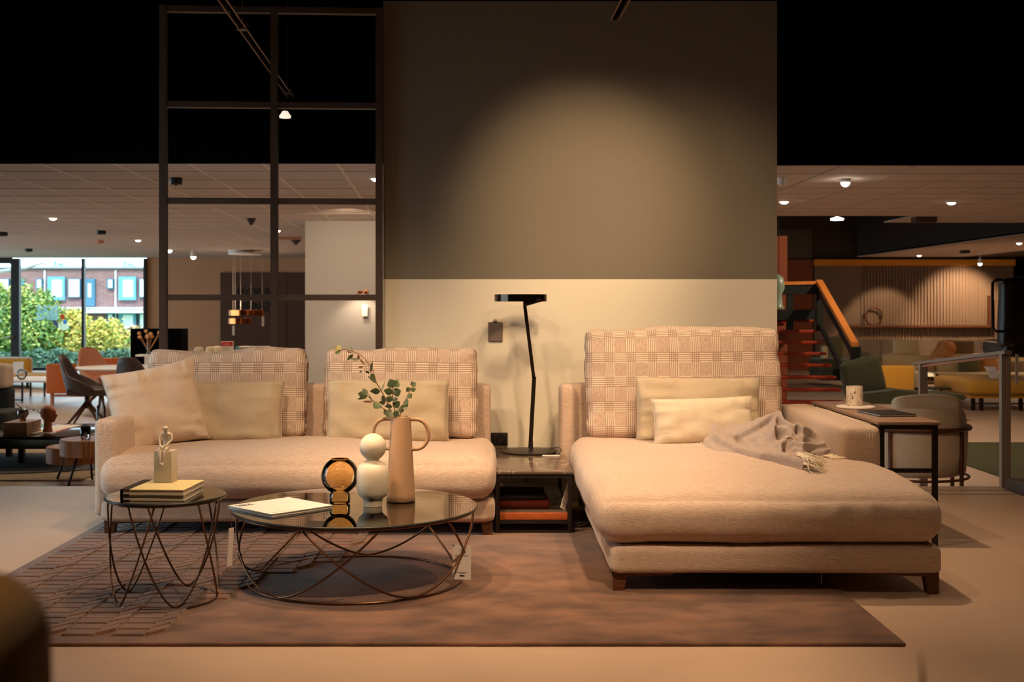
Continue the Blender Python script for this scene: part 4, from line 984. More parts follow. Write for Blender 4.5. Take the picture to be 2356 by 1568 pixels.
def throw_point(u, t):
    f_, c_ = along(front_line, u), along(crest_line, u); v = f_+(c_-f_)*min(t, 1.0)
    pxx, pyy, pyf = 1600+u/6.2, 940+v/6.2, 940+f_/6.2
    df = (EYE-SEAT)*F/(pyf-VY); dc = df+.10+.34*min(1, (f_-c_)/450); d = df+(dc-df)*min(t, 1)
    p = P(pxx, pyy, d); p.z = max(p.z, SEAT+.004)
    h = relief(u, v)*min(1, t*7+.25)
    p += Vector((0, -.66, .80))*h*1.55+Vector((0, 0, .006*noise.noise(Vector((u*.012, v*.02, 1)))))
    if t > 1: k = t-1; p.y += k*.35; p.z = SEAT-.01+(p.z-SEAT+.01)*max(0, 1-k*2.2)
    if t < .03: p.z = min(p.z, SEAT+.006)
    return p
nu, nv = 190, 86; mb = MB()
for j in range(nv+1):
    t_ = 1.45*j/nv
    for i in range(nu+1): mb.v.append(throw_point(90+1902*i/nu, t_))
mb.f = [(j*(nu+1)+i, j*(nu+1)+i+1, (j+1)*(nu+1)+i+1, (j+1)*(nu+1)+i) for j in range(nv) for i in range(nu)]
for _ in range(1):   # relax the folds a little
    nw = [v.copy() for v in mb.v]
    for j in range(1, nv):
        for i in range(1, nu):
            k = j*(nu+1)+i; nw[k] = mb.v[k]*.4+(mb.v[k-1]+mb.v[k+1]+mb.v[k-nu-1]+mb.v[k+nu+1])*.15
    mb.v = nw
o = mb.build('cloth', 'throw', th, True); md = o.modifiers.new('thick', 'SOLIDIFY'); md.thickness = .004; md.offset = -1
from mathutils.bvhtree import BVHTree
trees = [BVHTree.FromPolygons([v.co+wloc(ob) for v in ob.data.vertices], [tuple(p.vertices) for p in ob.data.polygons]) for ob in ch.children if ob.name.split('.')[0] == 'seat_cushion']
def ground(p):
    z_ = SEAT-.05
    for t_ in trees:
        h = t_.ray_cast(Vector((p.x, p.y, 1.2)), Vector((0, 0, -1)))
        if h[0] is not None: z_ = max(z_, h[0].z)
    return z_
fr_ = MB(); r_ = random.Random(3)
for (u0, v0), (u1, v1), num, dirx, diry, ln in (((1425, 660), (1440, 770), 44, 1, -.9, .09), ((1470, 800), (1540, 880), 56, 1, -1.1, .11), ((1960, 560), (1990, 600), 30, .8, -1.2, .10), ((1790, 715), (1860, 700), 36, 1, -.9, .11), ((1225, 462), (1290, 478), 24, 1, -.15, .06), ((100, 548), (92, 560), 4, -1, .1, .02)):
    for k in range(num):
        w_ = (k+r_.random())/num; u, v = u0+(u1-u0)*w_, v0+(v1-v0)*w_; f_, c_ = along(front_line, u), along(crest_line, u)
        p = throw_point(u, max(0, min(1, (f_-v)/max(1, f_-c_)))); p.z += .004; p.y -= .006
        d = Vector((dirx+r_.gauss(0, .3), diry+r_.gauss(0, .9), .35)); pts = [p.copy()]; q = p.copy()
        for s_ in range(6):
            q = q+d.normalized()*ln/6*r_.uniform(.8, 1.3); d.z -= .25; d += Vector((r_.gauss(0, .28), r_.gauss(0, .5), 0)); g = ground(q)
            if q.z < g+.004: q.z = g+.004+r_.uniform(0, .006)
            pts.append(q.copy())
        fr_.tube(pts, [.0020, .0022, .0020, .0020, .0018, .0016, .001], 5)
tag(fr_.build('fringe', 'fringe', th, True), kind='stuff')
bx('care_label', throw_point(1790, .1)+Vector((0, -.02, 0)), throw_point(1790, .1)+Vector((.045, -.008, .0015)), 'white', th)

# ---------------- raised tub chair, handrail, steps to the right ----------------
def tub_chair():
    t = thing('tub_chair', 'rounded cream tub chair with brown frame behind the tall table', 'armchair', (3.1, 9.0, LOW))
    cx, cy = 3.07, 9.05; mb = MB(); n_ = 40; vs_ = []; fs = []
    # shell wraps the seat, open to the back right; seen from behind
    prof = [(.33, .30), (.37, .32), (.385, .45), (.385, .60), (.37, .74), (.34, .80), (.305, .80), (.285, .74), (.28, .46)]
    for i in range(n_+1):
        a = math.radians(-200+220*i/n_+0); k = .5+.5*math.sin(PI*i/n_); hs = .93+.07*k
        for r_, z_ in prof: vs_.append((cx+r_*math.cos(a)*1.02, cy+r_*math.sin(a), LOW+.0+(z_ if z_ < .5 else .5+(z_-.5)*hs)))
    m_ = len(prof)
    for i in range(n_):
        for k in range(m_): fs.append((i*m_+k, (i+1)*m_+k, (i+1)*m_+(k+1) % m_, i*m_+(k+1) % m_))
    fs += [tuple(range(m_)), tuple(range(n_*m_, (n_+1)*m_))[::-1]]
    mb.add(vs_, fs).build('shell', 'ivory2', t, True, 60)
    mb, uv = cushion_mb(.56, .58, .16, r=.06, bulge=(0, 0, .02), seed=3, n=12); xf(mb, (cx, cy+.03, LOW+.42)).build('seat', 'ivory2', t, True)
    mb, uv = cushion_mb(.50, .12, .34, r=.05, bulge=(0, .01, .03), seed=4, n=12); xf(mb, (cx+.04, cy-.2, LOW+.70), (.08, 0, 0)).build('back_pad', 'ivory2', t, True)
    MB().tube([(cx+.405*math.cos(math.radians(a)), cy+.395*math.sin(math.radians(a)), LOW+.645) for a in range(-205, 26, 5)], .018, 8).build('frame_band', 'walnut', t, True)
    for a in (-205, -130, -50, 25):
        x, y = cx+.40*math.cos(math.radians(a)), cy+.39*math.sin(math.radians(a)); MB().tube([(x, y, LOW+.003), (x, y, LOW+.645)], .016, 8).build('leg', 'walnut', t, True)
    MB().tube([(cx+.40*math.cos(math.radians(a)), cy+.39*math.sin(math.radians(a)), LOW+.285) for a in range(-205, 26, 8)], .010, 6).build('lower_band', 'walnut', t, True)
M['ivory2'] = fabric('cream_boucle', s(222, 200, 172), .06, .2)
tub_chair()
hr = thing('handrail', 'brushed steel handrail descending beside the platform edge', 'handrail', (3.34, 8.1, 0))
xr = 3.335
pA, pB = Vector((xr, 8.02, .905)), Vector((xr, 9.75, .745))
bx('post', (xr-.03, 8.00, .001), (xr+.03, 8.04, .88), 'steel', hr)
bx('post', (xr-.03, 9.55, LOW), (xr+.03, 9.59, .74), 'steel', hr)
MB().prism_x([(pA.y-.05, pA.z-.022), (pB.y, pB.z-.022), (pB.y, pB.z), (pA.y-.05, pA.z)], xr-.025, xr+.025).build('rail', 'steel', hr)
MB().prism_x([(pA.y, pA.z-.045), (pB.y-.02, pB.z-.045), (pB.y-.02, pB.z-.03), (pA.y, pA.z-.03)], xr-.012, xr+.012).build('under_rail', 'tan', hr)
tg = tag_card('clear hanging tag on the steel handrail', (xr+.06, 7.98, .68), .04, .20, .0, .7, False)
tag(bx('display_plinth', (3.30, 7.45, .001), (4.1, 7.93, .075), 'darkframe', None, .004), 'low dark plinth at the edge of the platform', 'plinth')
# black leather hanging chair at the right edge
hcx = thing('hanging_chair', 'black leather sling chair with tubular frame hanging above', 'chair', (3.75, 8.4, .75))
d_ = 8.5
M['brownblack'] = mat('black_leather', s(40, 28, 24), .4, bump=.2, bscale=20)
xf(cushion_mb(.75, .13, .50, r=.05, bulge=(0, .02, .01), seed=8, n=12)[0], (X(2296, d_)+.385, d_, Z(722, d_))).build('sling', 'brownblack', hcx, True)
xf(cushion_mb(.75, .45, .12, r=.05, bulge=(0, .0, .02), seed=9, n=12)[0], (X(2300, d_)+.385, d_+.15, Z(808, d_)+.02)).build('seat', 'brownblack', hcx, True)
x0 = X(2284, d_)+.012
MB().tube([P(2306, 643, d_-.1), P(2292, 643, d_-.1), P(2284, 650, d_-.1), P(2283, 700, d_-.1), P(2284, 752, d_-.1), P(2292, 762, d_-.1), P(2400, 763, d_-.1)], .010, 8).build('frame', 'black', hcx, True)
MB().tube([P(2420, 650, d_), P(2420, -560, d_)], .008, 6).build('suspension_rod', 'void', hcx, True)

# ---------------- stairs ----------------
stt = thing('staircase', 'open staircase with red wooden treads and oak handrail', 'staircase', (4.0, 18, LOW))
for k in range(1, 9):
    zz = LOW+.165*k; y0 = 17.15+.26*k
    bx('tread', (2.6, y0, zz-.042), (4.97, y0+.30, zz), 'tread', stt, .006)
mb = MB().prism_x([(17.4, LOW), (17.75, LOW), (19.7, LOW+1.18), (19.7, LOW+1.36), (19.2, LOW+1.36)], 3.78, 3.92).build('stringer', 'slate', stt)
xs = 5.0
pA, pB = Vector((xs, 17.1, .68)), Vector((xs, 19.0, 1.60))
def beam2(a, b_, w_, h, nm, m):
    a, b_ = Vector(a), Vector(b_); mb = MB(); off = Vector((w_/2, 0, 0)) if abs((b_-a).y) > abs((b_-a).x) else Vector((0, w_/2, 0)); up = Vector((0, 0, h))
    mb.add([a-off, a+off, a+off+up, a-off+up, b_-off, b_+off, b_+off+up, b_-off+up], [(0,1,2,3),(7,6,5,4),(0,4,5,1),(1,5,6,2),(2,6,7,3),(3,7,4,0)]); mb.build(nm, m, stt)
beam2(pA-Vector((0, 0, .07)), pB-Vector((0, 0, .07)), .10, .07, 'handrail', 'rail')
beam2(pA-Vector((0, 0, .24)), pB-Vector((0, 0, .24)), .05, .17, 'rail_panel', 'slate')
beam2(pA-Vector((0, -.1, .72)), pB-Vector((0, .0, .72)), .05, .07, 'mid_rail', 'slate')
bx('newel_post', (xs-.06, 17.02, LOW), (xs+.06, 17.12, .62), 'slate', stt)
bx('newel_post', (xs-.05, 18.96, .8), (xs+.05, 19.04, 1.52), 'slate', stt)
beam2((xs, 19.0, 1.53), (3.5, 19.1, 1.50), .10, .05, 'handrail', 'rail'); beam2((xs, 19.0, 1.38), (3.5, 19.1, 1.34), .05, .15, 'rail_panel', 'slate'); beam2((xs, 19.0, .98), (3.5, 19.1, .96), .05, .16, 'mid_rail', 'slate')
bx('newel_post', (4.50, 19.02, .82), (4.60, 19.08, 1.40), 'slate', stt)
tag(bx('fire_alarm', (X(1796, 19.8), 19.75, Z(743, 19.8)), (X(1808, 19.8), 19.82, Z(729, 19.8)), 'red', None, .008), 'small red fire alarm box behind the stair railing', 'alarm')
struct(bx('trim_4', (X(1780, 19.8), 19.82, LOW), (X(1812, 19.8), 19.86, CEIL), 'door'))
# red chair glimpsed behind the treads
rc = thing('chair', 'red chair glimpsed behind the open stair treads', 'chair', (X(1790, 21), 21, LOW))
bx('seat', (X(1780, 21), 20.9, LOW+.42), (X(1803, 21), 21.3, LOW+.47), 'red', rc, .01); bx('backrest', (X(1784, 21), 21.3, LOW+.5), (X(1800, 21), 21.35, LOW+.86), 'red', rc, .01)
for x in (1784, 1801): MB().tube([(X(x, 21), 20.95, LOW+.005), (X(x, 21)-.03, 21.1, LOW+.42)], .015, 6).build('leg', 'red', rc)
gl = thing('pendant_lamp', 'pale green pendant shade hanging by the stair landing', 'pendant lamp', P(1792, 670, 18))
MB().lathe([(.02, .26), (.10, .20), (.115, .05), (.07, -.05), (.09, -.22), (.115, -.26)], P(1787, 670, 18), 24).build('shade', mat('pale_green_glass', s(150, 176, 156), .3), gl, True)
MB().tube([P(1792, 632, 18), P(1792, 560, 18), P(1792, -40, 18)], .006, 5).build('cord', 'ink', gl)

# ---------------- right rear lounge ----------------
def sbox(name, m, parent, a, b_, r=.05, seed=1, n=8): 
    a, b_ = Vector(a), Vector(b_); mb, uv = cushion_mb(*(b_-a), r=r, bulge=(.003, .003, .01), seed=seed, n=n, wr=.3); xf(mb, (a+b_)/2); return mb.build(name, m, parent, True)
ws = thing('sofa', 'long ivory sofa along the ribbed back wall', 'sofa', (X(2250, 22), 22.5, LOW))
sbox('base', 'ivory', ws, (X(2030, 22), 22.0, Z(878, 22)-.02), (X(2470, 22), 23.2, Z(858, 22)), .06, 2)
sbox('backrest', 'ivory', ws, (X(2030, 22.8), 22.8, LOW+.2), (X(2470, 22.8), 23.1, Z(814, 22.8)), .09, 3)
for x in (2040, 2200, 2420): bx('leg', (X(x, 22.2), 22.2, LOW), (X(x, 22.2)+.05, 22.25, Z(876, 22)), 'black', ws)
def bgpillow(label, m, x, y, w_, h, d, rot=(0, 0, 0), cat='pillow', seed=1, t_=.16):
    return pillow('pillow', m, label, cat, P(x, y, d), w_*d/F, h*d/F, t_, rot, seed, n=14, ear=.09, fill=.42, wr=.5)
M['taupe'] = fabric('taupe_fabric', s(140, 118, 92), .05, .3); M['sage'] = fabric('sage_fabric', s(120, 116, 80), .05, .3); M['peach'] = fabric('peach_fabric', s(222, 160, 106), .04, .3)
bgpillow('cream pillow upright on left of the long ivory sofa', 'ivory', 2085, 798, 66, 36, 22.9, (-.1, 0, 0), seed=51)
bgpillow('taupe pillow upright behind the orange fur on ivory sofa', 'taupe', 2213, 800, 64, 38, 22.95, (-.1, 0, 0), seed=52)
bgpillow('beige pillow leaning on the ivory sofa seat by green one', 'ivory', 2182, 842, 62, 40, 22.5, (-.2, .05, 0), seed=53)
bgpillow('sage green pillow on the seat of the ivory sofa', 'sage', 2230, 839, 52, 42, 22.4, (-.2, -.05, 0), seed=54)
bgpillow('peach pillow on the ivory sofa beside the sage one', 'peach', 2274, 836, 44, 48, 22.5, (-.2, 0, 0), seed=55)
bgpillow('greige pillow at the right end of ivory sofa', 'taupe', 2330, 846, 60, 36, 22.4, (-.2, 0, 0), seed=56)
mb, uv = cushion_mb(.30, .3, .45, r=.12, bulge=(.02, .02, .02), seed=5, n=20, wr=6); xf(mb, P(2168, 812, 22.7), (0, .5, 0)); tag(mb.build('fur_throw', 'fur', None, True), 'shaggy orange fur throw over ivory sofa back', 'throw')
ot = thing('ottoman', 'mustard yellow ottoman on black metal legs', 'ottoman', (X(2300, 18), 18.4, LOW))
sbox('cushion', 'mustard', ot, (X(2224, 17.8), 17.7, Z(908, 17.8)), (X(2420, 17.8), 19.2, Z(874, 17.8)), .07, 6)
bx('frame', (X(2230, 17.8), 17.75, Z(915, 17.8)), (X(2420, 17.8), 19.1, Z(908, 17.8)), 'mustard', ot)
for x in (2236, 2255, 2346): bx('leg', (X(x, 17.8), 17.8, LOW), (X(x, 17.8)+.05, 17.85, Z(914, 17.8)), 'black', ot)
bx('rail', (X(2236, 17.8), 17.82, LOW+.09), (X(2420, 17.8), 17.85, LOW+.11), 'black', ot)
mgz = thing('magazine', 'white magazine propped on the mustard ottoman', 'magazine', P(2284, 872, 18.2))
MB().quad(P(2264, 842, 18.4), P(2292, 844, 18.4), P(2300, 874, 18.1), P(2277, 870, 18.1)).build('cover', 'paper', mgz); MB().quad(P(2272, 848, 18.36), P(2284, 850, 18.36), P(2287, 858, 18.25), P(2276, 856, 18.25)).build('cover_picture', 'peach', mgz)
gl_ = thing('lounge_chair', 'dark green chaise lounger with tall back in rear lounge', 'lounge chair', (X(2080, 16.5), 16.5, LOW))
dg = 16.2
MB().prism_y([(X(1992, dg), Z(928, dg)), (X(2150, dg), Z(932, dg)), (X(2226, dg), Z(915, dg)), (X(2218, dg), Z(908, dg)), (X(2130, dg), Z(905, dg)), (X(2060, dg), Z(897, dg)), (X(1990, dg), Z(905, dg))], dg, dg+.75).build('seat', 'olive', gl_)
bk_ = xf(cushion_mb(.56, .16, .50, r=.07, bulge=(0, .02, .02), seed=7, n=14)[0], (X(2003, dg), dg+.35, Z(872, dg)), (0, -.22, 0)).build('backrest', 'olive', gl_, True)
for x in (2010, 2200): bx('leg', (X(x, dg), dg+.1, LOW), (X(x, dg)+.04, dg+.14, Z(926, dg)), 'black', gl_)
pn = thing('armchair', 'mustard side panel of an armchair behind the green lounger', 'armchair', (X(2062, 19.5), 19.5, LOW))
bx('side_panel', (X(2028, 19.3), 19.3, Z(905, 19.3)), (X(2105, 19.3), 19.5, Z(841, 19.3)), 'mustard', pn, .03)
sbox('seat', 'ivory', pn, (X(2106, 19.6), 19.5, Z(892, 19.6)), (X(2128, 19.6), 20.2, Z(855, 19.6)), .04, 4)
for x in (2030, 2100): bx('leg', (X(x, 19.3), 19.35, LOW), (X(x, 19.3)+.04, 19.4, Z(904, 19.3)), 'black', pn)
oa = thing('armchair', 'olive green armchair behind the stair handrail', 'armchair', (X(1990, 23), 23, LOW))
sbox('backrest', 'sage', oa, (X(1968, 22.8), 22.8, LOW+.3), (X(2008, 22.8), 23.2, Z(809, 22.8)), .1, 5); sbox('seat', 'sage', oa, (X(1960, 22), 22.0, LOW+.1), (X(2012, 22), 22.8, Z(828, 22)), .06, 6)
sb2 = thing('armchair', 'dark olive armchair with cream cushion seen through the stairs', 'armchair', (X(1925, 23), 23.5, LOW))
sbox('seat', 'olive', sb2, (X(1885, 23.2), 23.2, LOW+.1), (X(1955, 23.2), 24.0, Z(825, 23.2)), .06, 7); sbox('backrest', 'sage', sb2, (X(1910, 24), 24.0, LOW+.3), (X(1945, 24), 24.3, Z(775, 24)), .1, 8); sbox('cushion', 'ivory', sb2, (X(1893, 23.3), 23.3, Z(826, 23.3)), (X(1906, 23.3), 23.5, Z(797, 23.3)), .04, 9)
ct = thing('coffee_table', 'dark wood coffee table with amber glass in rear lounge', 'coffee table', (X(2165, 20), 20.2, LOW))
bx('table_top', (X(2105, 19.8), 19.8, Z(884, 19.8)), (X(2222, 19.8), 21.0, Z(879, 19.8)), 'walnut', ct)
for x in (2108, 2215): bx('leg', (X(x, 19.8), 19.85, LOW), (X(x, 19.8)+.05, 19.9, Z(884, 19.8)), 'black', ct)
tag(MB().lathe([(0, 0), (.055, 0), (.06, .01), (.06, .08), (.055, .08), (.055, .01), (0, .01)], P(2140, 877, 20.3), 20).build('glass_bowl', 'amber', None, True), 'amber glass bowl on the rear coffee table', 'bowl')
tag(MB().lathe([(0, 0), (.03, 0), (.035, .01), (.02, .06), (.03, .13), (.028, .13), (.018, .06), (0, .012)], P(2156, 878, 20.2), 20).build('glass_candlestick', 'amber', None, True), 'amber glass candlestick on the rear coffee table', 'candlestick')
sm = thing('side_table', 'low round dark table in front of rear coffee table', 'side table', (X(2165, 18.6), 18.6, LOW))
MB().lathe([(0, 0), (.22, 0), (.22, .02), (0, .02)], P(2165, 894, 18.6), 28).build('table_top', 'slate', sm, True, 40); q = P(2165, 894, 18.6); MB().tube([(q.x, q.y, LOW+.003), (q.x, q.y, q.z)], .02, 8).build('pedestal', 'black', sm)
tag(bx('rug', (X(2232, 11.6), 10.35, LOW+.001), (7.5, 13.6, LOW+.012), mat('green_rug', s(58, 62, 34), .95, var=.2, bscale=8), None), 'plain dark green rug on lower floor at right', 'rug')

# ---------------- left rear ----------------
ru = tag(bx('rug', (-7.6, 10.65, LOW+.001), (-3.66, 13.2, LOW+.014), mat('beige_grey_rug', s(160, 140, 112), .95, var=.15, bscale=6), None), 'beige rug under the black coffee table at left', 'rug')
rd = thing('rug', 'dark grey round-edged rug on top of the beige rug', 'rug', (-4.9, 11.5, LOW+.014)); MB().lathe([(0, 0), (.98, 0), (1, .006), (.97, .009), (0, .009)], (-5.0, 11.75, LOW+.015), 40, 1.5, .8).build('pile', mat('dark_grey_rug', s(84, 82, 78), .95), rd, True, 40)
bt = thing('coffee_table', 'low black coffee table holding terracotta head and books', 'coffee table', (-4.9, 11.9, LOW))
dT = 11.3; zT = Z(1004, dT)
bx('table_top', (-5.6, dT, zT-.035), (X(165, dT), 12.55, zT), mat('black_gloss', s(26, 24, 26), .12), bt, .004)
bx('lower_board', (-5.6, dT+.05, zT-.12), (X(150, dT), 12.45, zT-.095), 'blackpl', bt)
for x, y in ((X(13, 12.2), 12.2), (X(42, dT+.4), dT+.4), (X(134, dT+.3), dT+.3)): bx('leg', (x, y, LOW+.025), (x+.05, y+.05, zT-.095), 'blackpl', bt)
bs = thing('book_stack_box', 'pale wooden box of stacked boards on black coffee table', 'box', (X(52, 11.6), 11.6, zT))
for i in range(5): bx('board', (X(15, 11.5), 11.42, zT+.001+.024*i), (X(69, 11.5), 11.78, zT+.022+.024*i), wood('driftwood%d' % i, s(150-6*(i % 2), 118, 92), s(176, 146, 120), (6, 2, 2)), bs)
sv = thing('glass_vase', 'small round brown glass vase atop the wooden box at left', 'vase', (X(53, 11.6), 11.6, zT+.121))
c_ = Vector((X(53, 11.6), 11.6, zT+.121))
MB().lathe([(0, 0), (.028, 0), (.028, .025), (.04, .04), (.052, .065), (.05, .09), (.035, .108), (.025, .11)], c_, 28).build('bulb', tglass('brown_glass', (.6, .42, .28, 1), 1.5, 0, .1), sv, True)
MB().tube([c_+Vector((.01, 0, .05)), c_+Vector((-.02, 0, .12)), c_+Vector((-.07, 0, .165))], [.004, .006, .004], 6).build('pod', 'stem', sv, True)
mb = MB(); r_ = random.Random(9)
for i in range(26):
    u = r_.random(); p = c_+Vector((.02+u*.16, r_.uniform(-.02, .02), .12-.06*u*u+r_.uniform(-.01, .015))); mb.box(p-Vector((.003, .003, .003)), p+Vector((.003, .003, .003)))
tag(mb.build('dried_sprig', 'ink', sv), kind='stuff'); MB().tube([c_+Vector((.01, 0, .08)), c_+Vector((.09, 0, .12)), c_+Vector((.18, 0, .07))], .001, 4).build('sprig_stem', 'ink', sv)
def bust(label, c, h, yaw=0):
    t = thing('terracotta_head', label, 'sculpture', c, None, yaw)
    bm = bmesh.new(); bmesh.ops.create_uvsphere(bm, u_segments=32, v_segments=24, radius=1)
    for v in bm.verts:
        x, y, z = v.co
        # skull, face to +x with brow, nose and chin
        X_ = x*.30; Y_ = y*.22; Z_ = z*.30+.70
        if x > 0:
            f = max(0, 1-abs(y)*1.3)
            X_ += .05*math.exp(-((z-.30)/.16)**2)*f-.05*math.exp(-((z-.08)/.10)**2)*max(0, 1-abs(abs(y)-.35)*4)
            X_ += .13*math.exp(-((z+.22)/.16)**2)*max(0, 1-abs(y)*3.5)+.06*math.exp(-((z+.52)/.10)**2)*max(0, 1-abs(y)*2.5)+.08*math.exp(-((z+.80)/.14)**2)*max(0, 1-abs(y)*1.8)
            if z < -.35: X_ += .09*(-z-.35)*f; Z_ -= .05*f
        else: X_ *= 1.05+.12*max(0, z)
        v.co = Vector((X_, Y_, Z_))*h
    me = bpy.data.meshes.new('head'); bm.to_mesh(me); bm.free(); me.materials.append(M['terracotta']); me.polygons.foreach_set('use_smooth', [True]*len(me.polygons))
    o = bpy.data.objects.new('head', me); C.objects.link(o); o.parent = t
    mb = MB(); mb.lathe([(.20, 0), (.19, .02), (.16, .15), (.145, .30), (.17, .46), (.16, .56)], (0, 0, 0), 28, 1, .9); mb.v = [Vector((v.x-.04+(.03*v.z), v.y, v.z))*h for v in mb.v]
    o = mb.build('neck', 'terracotta', None, True); o.parent = t; o.location = Vector((-.04*h*.6, 0, 0))
    return t
bust('terracotta head facing right on the black coffee table', (X(111, 11.7), 11.7, zT+.002), .255, -.25)
pp = thing('brochure', 'white printed brochure under the terracotta head', 'brochure', (X(120, 12.0), 12.0, zT+.001))
bx('sheet', (X(88, 11.9), 11.55, zT+.001), (X(157, 12.0), 12.4, zT+.004), 'paper', pp); bx('red_block', (X(141, 11.9), 11.7, zT+.004), (X(148, 11.9), 12.1, zT+.005), 'red', pp)
# stacked drum tables
ds = thing('drum_table', 'two-tier wooden drum side table on thin black legs', 'side table', (X(172, 10.3), 10.3, LOW))
n = NT('teak_staves'); b = n.b; b.inputs['Roughness'].default_value = .4; f = n.noise(n.coords((26, 26, 1.5)), 2.2, 4); n.l(n.mix(n.ramp(f, .35, .65), s(132, 70, 22), s(206, 132, 60)), b.inputs['Base Color']); M['teak'] = n.m
zd = Z(1009, 10.3)
cx_ = X(205, 10.3)
MB().lathe([(0, -.14), (.24, -.14), (.247, -.134), (.247, -.006), (.24, 0), (0, 0)], (cx_, 10.33, zd), 48).build('upper_drum', 'teak', ds, True, 40)
MB().lathe([(0, -.14), (.24, -.14), (.247, -.134), (.247, -.006), (.24, 0), (0, 0)], (X(182, 10.7), 10.62, zd-.095), 48).build('lower_drum', 'teak', ds, True, 40)
for x1_, x2_, y_ in ((177, 157, 10.15), (148, 134, 10.75), (208, 215, 10.75), (250, 262, 10.2)): MB().tube([(X(x1_, y_), y_, zd-.14 if y_ < 10.5 else zd-.235), (X(x2_, y_), y_-.03, LOW+.004)], .011, 8).build('leg', 'blackpl', ds, True)
tag(MB().lathe([(0, 0), (.035, 0), (.042, .03), (.042, .105), (.039, .105), (.038, .03), (0, .01)], (X(197, 10.3), 10.3, zd+.001), 24).build('glass_tumbler', 'clear', None, True), 'clear glass tumbler on the wooden drum table', 'glass')
tag(MB().lathe([(0, 0), (.038, 0), (.040, .01), (.040, .24), (.034, .27), (.014, .29), (.013, .33)], (X(228, 10.35), 10.4, zd+.001), 24).build('glass_bottle', 'clear', None, True), 'clear glass bottle behind the sofa arm', 'bottle')
# left-edge armchair
le = thing('armchair', 'dark armchair with pink-beige cushion at the left edge', 'armchair', (-5.6, 13.2, LOW))
dA = 13.4
sbox('seat', 'navy', le, (X(-80, dA), dA, LOW+.12), (X(14, dA), dA+.6, Z(948, dA)), .05, 2); sbox('backrest', 'navy', le, (X(-80, dA+.5), dA+.55, LOW+.12), (X(16, dA+.5), dA+.75, Z(893, dA+.6)), .03, 3)
sbox('cushion', 'greige', le, (X(-60, dA+.5), dA+.5, Z(893, dA+.5)), (X(14, dA+.5), dA+.75, Z(838, dA+.5)), .05, 4)
MB().tube([(X(-30, dA), dA, LOW), (X(-30, dA), dA, LOW+.13)], .02, 6).build('leg', 'black', le); MB().tube([(X(8, dA), dA+.1, LOW), (X(8, dA), dA+.1, LOW+.13)], .02, 6).build('leg', 'black', le)
# mustard and white sofa
ms = thing('sofa', 'mustard sofa with white piped back near the window', 'sofa', (X(40, 23), 23, LOW))
sbox('backrest', 'mustard', ms, (X(-120, 23), 23.4, LOW+.1), (X(66, 23.4), 23.6, Z(825, 23.4)), .05, 2); sbox('backrest_shell', 'white', ms, (X(-125, 23), 23.58, LOW+.05), (X(71, 23.6), 23.72, Z(821, 23.6)), .05, 3)
sbox('seat', 'mustard', ms, (X(-120, 22.4), 22.4, LOW+.12), (X(104, 22.4), 23.4, Z(862, 22.4)), .05, 4)
for x in (60, 100): bx('leg', (X(x, 22.5), 22.5, LOW), (X(x, 22.5)+.04, 22.54, LOW+.13), 'black', ms)
cd = thing('sign_card', 'pale information card standing on the mustard sofa', 'card', P(42, 862, 22.9)); MB().add([P(30, 832, 23.2), P(55, 831, 23.2), P(52, 862, 22.8), P(26, 862, 22.8)], [(0, 1, 2, 3)]).build('sheet', 'paper', cd)
wt = thing('coffee_table', 'white topped coffee table with thin black frame near window', 'coffee table', (X(60, 19.6), 20, LOW))
dW = 19.4; zW = Z(876, dW)
bx('table_top', (X(-30, dW), dW, zW-.025), (X(105, dW)+.05, dW+1.3, zW), 'white', wt)
for x, y in ((X(47, dW), dW+.03), (X(68, 20.6), 20.6), (X(-20, dW), dW+.03), (X(100, 20.6), 20.6)): bx('leg', (x, y, LOW), (x+.025, y+.025, zW-.025), 'black', wt)
bx('rail', (X(-20, dW), dW+.03, LOW+.02), (X(47, dW), dW+.055, LOW+.04), 'black', wt)
bust('terracotta head on the white coffee table near window', (X(23, 19.9), 19.9, zW+.002), .21, -.5)
tag(MB().lathe([(0, 0), (.03, 0), (.06, .02), (.085, .07), (.085, .10), (.06, .15), (.03, .165), (0, .168)], (X(50, 19.8), 19.8, zW+.001), 24).build('glass_globe', 'clear', None, True), 'clear glass globe beside the small terracotta head', 'ornament')
oc = thing('armchair', 'orange leather armchair with flat side panel near window', 'armchair', (X(150, 18.9), 18.9, LOW))
dO = 18.8
bx('side_panel', (X(105, dO), dO, Z(905, dO)), (X(172, dO), dO+.12, Z(837, dO)), 'orange', oc, .02)
bx('side_panel', (X(235, dO+.9), dO+.9, Z(905, dO+.9)), (X(305, dO+.9), dO+1.0, Z(823, dO+.9)), 'orange', oc, .02)
bx('seat', (X(110, dO), dO+.12, LOW+.2), (X(240, dO+.6), dO+.9, LOW+.42), 'orange', oc, .03)
for x, y in ((X(113, dO), dO+.05), (X(200, dO), dO+.05), (X(250, dO+.9), dO+.85)): bx('leg', (x, y, LOW), (x+.045, y+.045, Z(903, dO)), 'tan', oc)
bx('rail', (X(118, dO), dO+.05, Z(913, dO)), (X(205, dO), dO+.09, Z(907, dO)), 'tan', oc)
